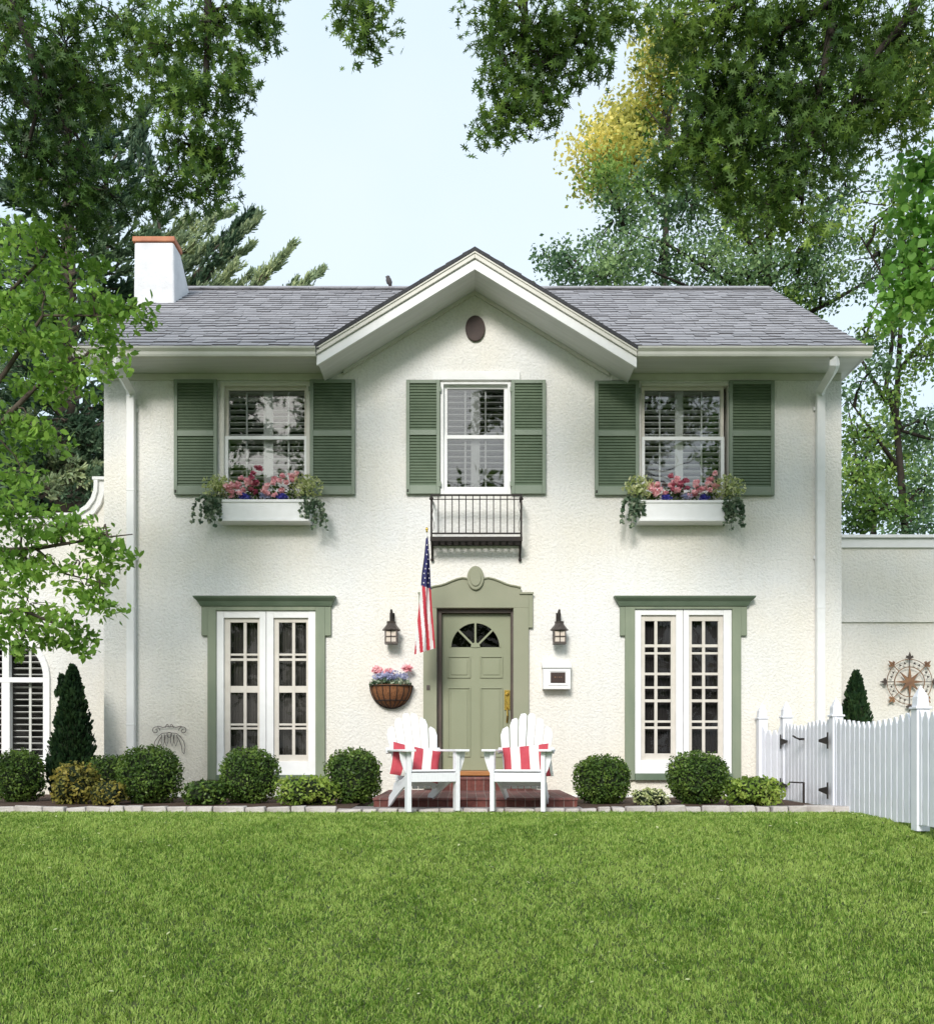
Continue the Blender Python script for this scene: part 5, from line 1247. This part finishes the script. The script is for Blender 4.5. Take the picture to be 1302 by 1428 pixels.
for a in ((690,20,8.3,40,40,.4,15),(740,40,8.3,50,45,.4,20),(800,30,8.3,50,40,.4,17),(860,20,8.3,40,35,.4,11),(700,90,8.3,35,40,.3,11),(760,90,8.3,42,35,.35,12),(820,85,8.3,28,25,.3,6),(715,150,8.3,35,30,.3,10),(765,140,8.3,30,25,.3,7),(695,180,8.3,22,12,.2,4),
          (485,12,8.3,24,22,.25,5),(520,25,8.3,25,28,.25,7),(512,60,8.3,16,10,.2,3),
          (940,30,8.2,50,45,.4,16),(1010,40,8.2,60,55,.5,26),(1090,40,8.2,60,60,.5,28),(1170,40,8.2,60,60,.5,28),(1250,50,8.2,60,60,.5,28),(1300,90,8,40,60,.4,14),(990,110,8.2,50,40,.4,17),(1050,130,8.2,60,50,.5,24),(1130,130,8.1,60,55,.5,26),(1200,140,8.1,55,45,.5,20),
          (960,200,8.2,50,40,.4,15),(1020,210,8.2,55,45,.4,19),(1090,220,8.1,55,45,.5,18),(1150,210,8.1,50,40,.4,13),(935,240,8.2,30,22,.3,6),(1000,265,8.2,40,22,.3,7),(1080,285,8.1,40,30,.3,9),(1120,310,8.1,28,25,.3,4),(1250,160,8,45,35,.4,11)):
    bl.append(PB(*a))
for a in ((1500,-80,8.2,160,100,1.5,14),): bl.append(PB(*a))
make_tree('oak_tree', 'dark leaved oak whose branches hang over the upper right', 'tree', (tx,ty,-.6), trunk, limbs, bl, .094, OAK, M['oakleafR'], M['darkbark'], clump=.105, per=24, upbias=.5, droop=.35, twigr=.007)
# -- dogwood at left
tx, ty = -5.75, -2.9
trunk = [(V3((tx,ty,-.1)),.12), (V3((tx+.05,ty,.8)),.10), (V3((tx-.03,ty,1.8)),.08), (V3((tx+.1,ty+.1,3.0)),.06), (V3((tx+.15,ty,4.6)),.03)]
dd = 9.1
limbs = [[(V3((tx,ty,1.5)),.05), Pr(-60,860,dd,.035), Pr(30,850,dd,.02), Pr(100,880,dd,.008)], [(V3((tx,ty,1.9)),.05), Pr(-60,770,dd,.035), Pr(50,765,dd,.02), Pr(140,750,dd,.01), Pr(185,745,dd,.005)],
         [(V3((tx,ty,2.2)),.05), Pr(-40,640,dd,.035), Pr(20,570,dd,.025), Pr(70,520,dd,.018), Pr(130,490,dd,.01)], [(V3((tx,ty,2.8)),.04), Pr(0,530,dd,.025), Pr(60,440,dd,.015), Pr(150,440,dd,.008), Pr(205,430,dd,.004)],
         [(V3((tx,ty,3.2)),.04), Pr(0,420,dd,.02), Pr(60,360,dd,.012), Pr(90,310,dd,.006)], [Pr(50,765,dd,.015), Pr(90,800,dd,.01), Pr(150,815,dd,.004)]]
bl = []
for a in ((30,340,dd,50,45,.5,14),(90,350,dd,55,45,.5,15),(60,410,dd,70,40,.6,18),(130,420,dd,40,28,.4,9),(180,432,dd,28,12,.2,6),(20,460,dd,50,45,.5,13),(90,480,dd,60,30,.5,15),(140,470,dd,30,20,.3,6),(60,530,dd,60,25,.5,12),(110,520,dd,45,22,.4,9),(20,590,dd,35,40,.5,10),(50,600,dd,40,18,.4,6),(30,655,dd,35,30,.4,8),
          (30,720,dd,60,30,.5,15),(90,735,dd,55,18,.4,11),(145,745,dd,36,12,.3,8),(40,780,dd,60,25,.5,13),(110,790,dd,40,12,.3,6),(150,762,dd,25,10,.2,4),(120,815,dd,36,10,.3,6),(140,840,dd,22,8,.2,4),(40,840,dd,55,28,.5,13),(90,875,dd,40,14,.3,7),(35,885,dd,50,22,.4,10),(115,895,dd,18,8,.2,3),(150,510,dd,18,14,.2,2)):
    bl.append(PB(*a))
for a in ((-70,420,dd,70,100,.9,30),(-60,600,dd,60,90,.8,20),(-60,780,dd,60,80,.8,24),(-180,500,dd,80,160,.9,30)): bl.append(PB(*a))
make_tree('dogwood_tree', 'bright green layered dogwood in front of the left wing', 'tree', (tx,ty,-.1), trunk, limbs, bl, .082, OVAL, M['dogleaf'], M['bark'], clump=.085, per=26, upbias=.7, droop=.55, twigr=.005)
# -- bright leaved tree at the right edge
tx, ty = 6.3, -3.2; dd = 8.6
trunk = [(V3((tx,ty,-.1)),.11), (V3((tx,ty,1.8)),.09), (V3((tx-.05,ty,3.6)),.07), (V3((tx,ty,6)),.04), (V3((tx,ty,7.2)),.015)]
limbs = [[(V3((tx,ty,3.2)),.05), Pr(1420,430,dd,.035), Pr(1330,380,dd,.02), Pr(1275,370,dd,.008)], [(V3((tx,ty,4.2)),.05), Pr(1400,280,dd,.03), Pr(1320,240,dd,.015), Pr(1290,230,dd,.008)]]
bl = [PB(*a) for a in ((1290,230,dd,22,35,.3,8),(1275,300,dd,25,30,.3,7),(1285,350,dd,25,30,.3,8),(1262,385,dd,22,18,.2,6),(1250,420,dd,14,12,.15,3),(1300,410,dd,25,30,.3,8),(1350,300,dd,50,90,.5,24),(1420,330,dd,70,130,.7,36),(1480,200,dd,90,120,.8,30))]
make_tree('maple_tree', 'bright green broad leaved tree at the right edge of the view', 'tree', (tx,ty,-.1), trunk, limbs, bl, .072, MAPLE, M['brightleaf'], M['bark'], clump=.12, per=30, upbias=.5, droop=.7, twigr=.005)

# -- background oaks behind the house
def bgtree(label, tpx, d, ztop, limbpx, blobs, mats, ls, per, clump, name='oak_tree', group='tall trees behind the house', tr=.38):
    x = XX(tpx, d); y = d-D0
    tk = [(V3((x,y,-.5)),tr), (V3((x+.2,y,ztop*.3)),tr*.8), (V3((x-.1,y,ztop*.55)),tr*.55), (V3((x+.1,y,ztop*.8)),tr*.3), (V3((x,y,ztop)),tr*.08)]
    lb = []
    for L_ in limbpx: lb.append([(P(a,b,d+dz), r*.36) for a,b,dz,r in L_])
    blobs = [(b[0]+rnd(-4,4), b[1]+rnd(-4,4), b[2]+rnd(-1,1), b[3], b[4], b[5], max(3, int(b[6]*.85)), 1 if random.random() < (.22 if 'gold' in label else .3) and len(mats) > 1 else 0) for b in blobs]
    return make_tree(name, label, 'tree', (x,y,-.5), tk, lb, [PB(*b) for b in blobs], ls, DIA, mats, M['darkbark'], group, clump=clump, per=per, upbias=.2, droop=.2, twigr=.02)
D1 = 24.
bgtree('tall green oak rising directly behind the right half of the roof', 1068, D1, 17.5,
  [[(1068,420,0,.22),(1010,390,0,.16),(930,340,0,.10),(860,320,0,.05)],[(1070,380,0,.2),(1020,300,0,.14),(960,220,0,.08),(900,150,0,.04)],[(1070,400,0,.2),(1130,330,0,.13),(1180,250,0,.08)],[(1080,460,0,.2),(1160,420,0,.14),(1230,380,0,.08)],[(960,400,0,.1),(890,370,0,.06),(800,385,0,.03)]],
  [(860,300,D1,45,40,1.2,22),(900,260,D1,50,35,1.2,20),(960,280,D1,55,45,1.2,26),(1020,300,D1,60,50,1.5,28),(1080,320,D1,60,55,1.5,30),(1140,330,D1,60,50,1.5,24),(860,360,D1,50,35,1.2,24),(920,365,D1,50,35,1.2,22),(985,375,D1,50,35,1.2,22),(1050,385,D1,55,30,1.2,24),(1110,390,D1,50,40,1.2,20),(800,380,D1,35,20,.8,14),(780,350,D1,22,12,.6,6),(835,390,D1,40,15,.8,12),(850,250,D1,35,30,1,12),(1000,230,D1,60,40,1.5,18),(1090,230,D1,70,50,1.5,18),(1180,270,D1,50,50,1.5,16),(1150,400,D1,40,30,1,12),(1070,440,D1,90,25,1.2,24)],
  [M['bgleaf'], M['bgleaf2']], .118, 72, .30, tr=.26)
D2 = 22.
bgtree('leafy oak behind the right wing with limbs crossing the sky', 1255, D2, 15,
  [[(1255,600,0,.2),(1235,540,0,.15),(1245,470,0,.12),(1240,400,0,.08),(1200,330,0,.05)],[(1235,560,0,.14),(1200,500,0,.1),(1215,440,0,.07),(1235,400,0,.04)],[(1250,650,0,.15),(1215,600,0,.09),(1185,560,0,.04)],[(1250,520,0,.14),(1290,470,0,.1),(1330,400,0,.05)],[(1255,720,0,.12),(1220,690,0,.07),(1190,640,0,.03)]],
  [(1200,470,D2,45,25,1,12),(1260,440,D2,45,35,1.2,15),(1230,360,D2,55,45,1.2,22),(1290,340,D2,50,50,1.2,18),(1240,290,D2,60,40,1.2,18),(1290,500,D2,35,40,1,14),(1200,530,D2,28,20,.8,6),(1250,550,D2,30,18,.8,6),(1285,590,D2,35,40,1,15),(1200,610,D2,30,30,.9,11),(1240,650,D2,40,30,1,16),(1195,670,D2,32,28,.9,13),(1285,680,D2,40,40,1,18),(1225,715,D2,50,25,1,17),(1190,735,D2,30,14,.7,8),(1275,740,D2,40,16,.9,10),(1380,450,D2,80,140,1.6,50),(1380,650,D2,80,110,1.6,34)],
  [M['bgleaf2'], M['bgleaf']], .115, 62, .25, tr=.12)
D3 = 30.
bgtree('distant tree crown catching golden sunlight beyond the roof', 930, D3, 27,
  [[(930,300,0,.2),(890,250,0,.14),(850,200,0,.07)],[(930,220,0,.2),(925,150,0,.12),(915,80,0,.06)],[(930,260,0,.2),(990,200,0,.12),(1040,150,0,.05)]],
  [(865,185,D3,45,30,1.4,30),(845,220,D3,40,32,1.4,28),(880,200,D3,45,35,1.4,22),(840,245,D3,30,22,1.2,12),(900,170,D3,30,25,1.2,11),(920,75,D3,32,30,1.2,16),(945,45,D3,25,22,1.2,10),(905,110,D3,30,16,1.2,9),(960,110,D3,40,40,1.4,17),(930,160,D3,30,25,1.2,9),(880,235,D3,35,20,1.2,10),(1270,90,D3,50,50,1.4,20),(1020,180,D3,60,60,1.6,22),(1200,140,D3,70,60,1.6,24),(1110,110,D3,60,50,1.6,18)],
  [M['gold'], M['bgleaf2']], .16, 80, .42, tr=.2)
bgtree('smaller far tree in the gap right of the house', 1215, 34., 11, [[(1215,700,0,.15),(1190,640,0,.08)]],
  [(1200,640,34.,40,30,1.4,16),(1240,600,34.,45,30,1.4,16),(1185,560,34.,22,25,1,8),(1190,710,34.,50,35,1.4,24),(1260,700,34.,60,40,1.5,28),(1300,620,34.,40,50,1.4,20)], [M['bgleaf']], .2, 36, .5, tr=.3)

# -- pines at left, branches as needle brushes
def pine(label, tpx, d, ztop, branches, mats, nl=.16, dens=1.0, group='pines behind the left wing'):
    x = XX(tpx, d); y = d-D0; root = thing('pine_tree', (x,y,-.5), label, 'tree', group)
    mb = MB(); mb.tube([(x,y,-.5),(x,y,ztop*.5),(x,y,ztop)], [.3,.2,.04], 9); mb.build('trunk', M['bark'], root, smooth=True)
    mb = MB(); T = []; Cn = []; MI = []
    for (a, b, c_, e, dz, w, mi) in branches:
        p0, p1 = P(a, b, d+dz*.3), P(c_, e, d+dz); pts = bez(p0, p1, .1, 6, .05); mb.tube(pts, [.03-.004*i for i in range(7)], 5, cap=False)
        ax = (p1-p0); L_ = ax.length; ax.normalize(); w_ = w*d/F
        ns = int(L_/.11*dens*(1+w_*2.2))+4
        for k in range(ns):
            t = rnd(.12,1)**.8; i = min(int(t*6), 5); c0 = pts[i].lerp(pts[i+1], t*6-i); r = w_*rnd(.1,1)*(1.1-.75*t)
            an = rnd(0,6.28); off = Vector((rnd(-1,1),rnd(-1,1),rnd(-1,1))).normalized()*r; tipd = (ax*1.0+off*(1.1/max(w_,.05))*.6+Vector((0,0,.25))).normalized()
            c1 = c0+off
            if r > .12: mb.tube([c0, c1], [.008,.004], 3, cap=False)
            for q in range(12):
                dv = (tipd+Vector((rnd(-1,1),rnd(-1,1),rnd(-1,1)))*.55).normalized(); T.append(tuple(dv)); cc_ = c1+tipd*rnd(-.09,.12)+dv*nl*.4; Cn.append(tuple(cc_)); MI.append(mi)
    mb.build('branches', M['bark'], root)
    T = np.array(T); b = RNG.normal(size=T.shape); b -= (b*T).sum(1)[:,None]*T; b /= np.linalg.norm(b,axis=1)[:,None]; nn = np.cross(T,b)
    NB = [(-.5,-.05,0),(.3,-.10,0),(.5,0,0),(.3,.10,0),(-.5,.05,0)]
    leaves_mesh('needles', np.array(Cn), nl*RNG.uniform(.7,1.3,len(Cn)), NB, mats, midx=MI, parent=root, frame=(T,b,nn))
br = []
for (c_, e, w) in ((268,305,16),(300,300,16),(322,297,14),(352,300,13),(335,330,16),(300,340,18),(275,350,18),(352,345,12),(330,372,16),(290,380,18),(362,300,8),(258,330,14),(240,300,12),(348,385,14),(250,370,20),(310,395,16)):
    br.append((c_-75-rnd(0,20), e+75+rnd(0,25), c_, e, rnd(-.6,.6), w, 1 if random.random() < .75 else 0))
for (c_, e, w) in ((408,345,10),(392,362,10),(448,380,8),(430,390,10),(375,378,9),(365,392,10),(412,395,9)): br.append((c_-40, e+50, c_, e, rnd(-.4,.4), w, 1))
for (a,b,c_,e,w) in ((225,330,205,210,14),(190,300,200,150,12),(160,280,205,175,14),(150,240,212,145,10)): br.append((a,b,c_,e,0,w,0))
pine('feathery pine with upswept pale tips behind the chimney', 215, 18.5, 9.2, br, [M['pine'], M['pine2']], nl=.125, dens=3.4)
br = []
for k in range(60):
    py = 120+k*9.6; s = 1 if k % 2 else -1; ln = rnd(60,130)*(1 if py > 250 else .6)
    br.append((95, py+25, 95+s*ln+rnd(-15,15), py+rnd(-30,25), rnd(-1.8,1.5), rnd(20,34), 0))
for k in range(14): br.append((60+rnd(-20,20), 640+rnd(-60,60), 60+rnd(-60,90), 650+rnd(-70,60), rnd(-1.5,-.5), 28, rnd(0,1) < .35 and 1 or 0))
pine('dense dark pine standing behind the left wing', 95, 17., 12.5, br, [M['pine'], M['pine2']], nl=.17, dens=1.5)
br = []
for k in range(40):
    py = 330+k*11; s = 1 if k % 2 else -1; br.append((-40, py+20, -40+s*rnd(60,130), py+rnd(-25,25), rnd(-1.5,1.5), rnd(22,34), 0))
pine('second dark pine farther left behind the left wing', -40, 19., 13, br, [M['pine'], M['pine2']], nl=.18, dens=1.3)
# dark hedge mass between the pines and wing
shrub('evergreen_hedge', 'dark evergreen hedge showing above the left wing roof', 40, 560, 1100, 21., 420, M['pine'], 9000, .22, lump=.12, shell=.25, cat='hedge')

# -- street trees across the road behind the viewer (mirrored in the window panes)
def far_tree(x, y, h, label):
    bl = []
    for k in range(34):
        a = rnd(0,6.28); r = rnd(0,.34)*h; z = h*rnd(.14,.98) if k > 12 else h*rnd(.08,.4); bl.append((V3((x+r*math.cos(a), y+r*math.sin(a)*.5, z-1)), (h*.13,h*.12,h*.09), 12, 0))
    make_tree('street_tree', label, 'tree', (x,y,-1.2), [(V3((x,y,-1.2)),.3),(V3((x,y,h*.5)),.2),(V3((x,y,h*.9)),.05)], [], bl, .46, DIA, M['oakleafR'], M['bark'], clump=.5, per=9, twigr=.02, group='trees across the street')
for x_, y_, h_, lb_ in ((-24,-36,12,'far left'),(-15,-33,9.5,'second from left'),(-6,-35,13.5,'third from left'),(2.5,-34,12,'short, in the middle of the row'),(9,-36,13,'third from right'),(17,-33,10,'second from right'),(26,-36,12.5,'far right')):
    far_tree(x_, y_, h_*1.25, 'dense leafy tree across the street, '+lb_)

# ================================================================== LIGHT, WORLD, CAMERA
SUN_EL, SUN_AZ = math.radians(31), math.radians(14)     # azimuth measured left of straight-behind-viewer
sd = Vector((-math.sin(SUN_AZ)*math.cos(SUN_EL), -math.cos(SUN_AZ)*math.cos(SUN_EL), math.sin(SUN_EL)))
sl = bpy.data.lights.new('sun', 'SUN'); sl.energy = 3.2; sl.angle = math.radians(17); sl.color = (1.0, .96, .915)
so = bpy.data.objects.new('sun', sl); C.objects.link(so); so.rotation_euler = sd.to_track_quat('Z', 'Y').to_euler()
w = bpy.data.worlds.new('World'); bpy.context.scene.world = w; w.use_nodes = True; nt = w.node_tree; nt.nodes.clear()
out = nt.nodes.new('ShaderNodeOutputWorld'); bg = nt.nodes.new('ShaderNodeBackground'); sky = nt.nodes.new('ShaderNodeTexSky'); sky.sky_type = 'NISHITA'
sky.sun_disc = False; sky.sun_elevation = SUN_EL; sky.sun_rotation = math.atan2(sd.x, sd.y); sky.dust_density = 3.0; sky.air_density = 1.0; sky.altitude = 50
mixc = nt.nodes.new('ShaderNodeMixRGB'); mixc.inputs[0].default_value = .70; mixc.inputs[2].default_value = (7.35, 8.35, 8.85, 1)
tcw = nt.nodes.new('ShaderNodeTexCoord'); nzw = nt.nodes.new('ShaderNodeTexNoise'); nzw.inputs['Scale'].default_value = 1.6; nzw.inputs['Detail'].default_value = 5
crw = nt.nodes.new('ShaderNodeValToRGB'); crw.color_ramp.elements[0].position = .35; crw.color_ramp.elements[0].color = (6.5, 8.2, 9.5, 1); crw.color_ramp.elements[1].position = .7; crw.color_ramp.elements[1].color = (7.9, 8.9, 9.6, 1)
nt.links.new(tcw.outputs['Generated'], nzw.inputs['Vector']); nt.links.new(nzw.outputs['Fac'], crw.inputs[0]); nt.links.new(crw.outputs[0], mixc.inputs[2])
nt.links.new(sky.outputs[0], mixc.inputs[1]); nt.links.new(mixc.outputs[0], bg.inputs[0]); bg.inputs[1].default_value = .145
nt.links.new(bg.outputs[0], out.inputs[0])
cam = bpy.data.cameras.new('camera'); co_ = bpy.data.objects.new('camera', cam); C.objects.link(co_)
co_.location = (0, -D0, EYE); co_.rotation_euler = (math.pi/2, 0, 0)
cam.sensor_fit = 'HORIZONTAL'; cam.sensor_width = 36; cam.lens = F/1302*36; cam.shift_y = (HY-714)/1302; cam.clip_end = 3000; cam.clip_start = .05
sc_ = bpy.context.scene; sc_.camera = co_; sc_.view_settings.view_transform = 'Standard'; sc_.view_settings.look = 'None'; sc_.view_settings.exposure = 0
sc_.render.engine = 'CYCLES'; sc_.cycles.max_bounces = 8; sc_.cycles.transparent_max_bounces = 12
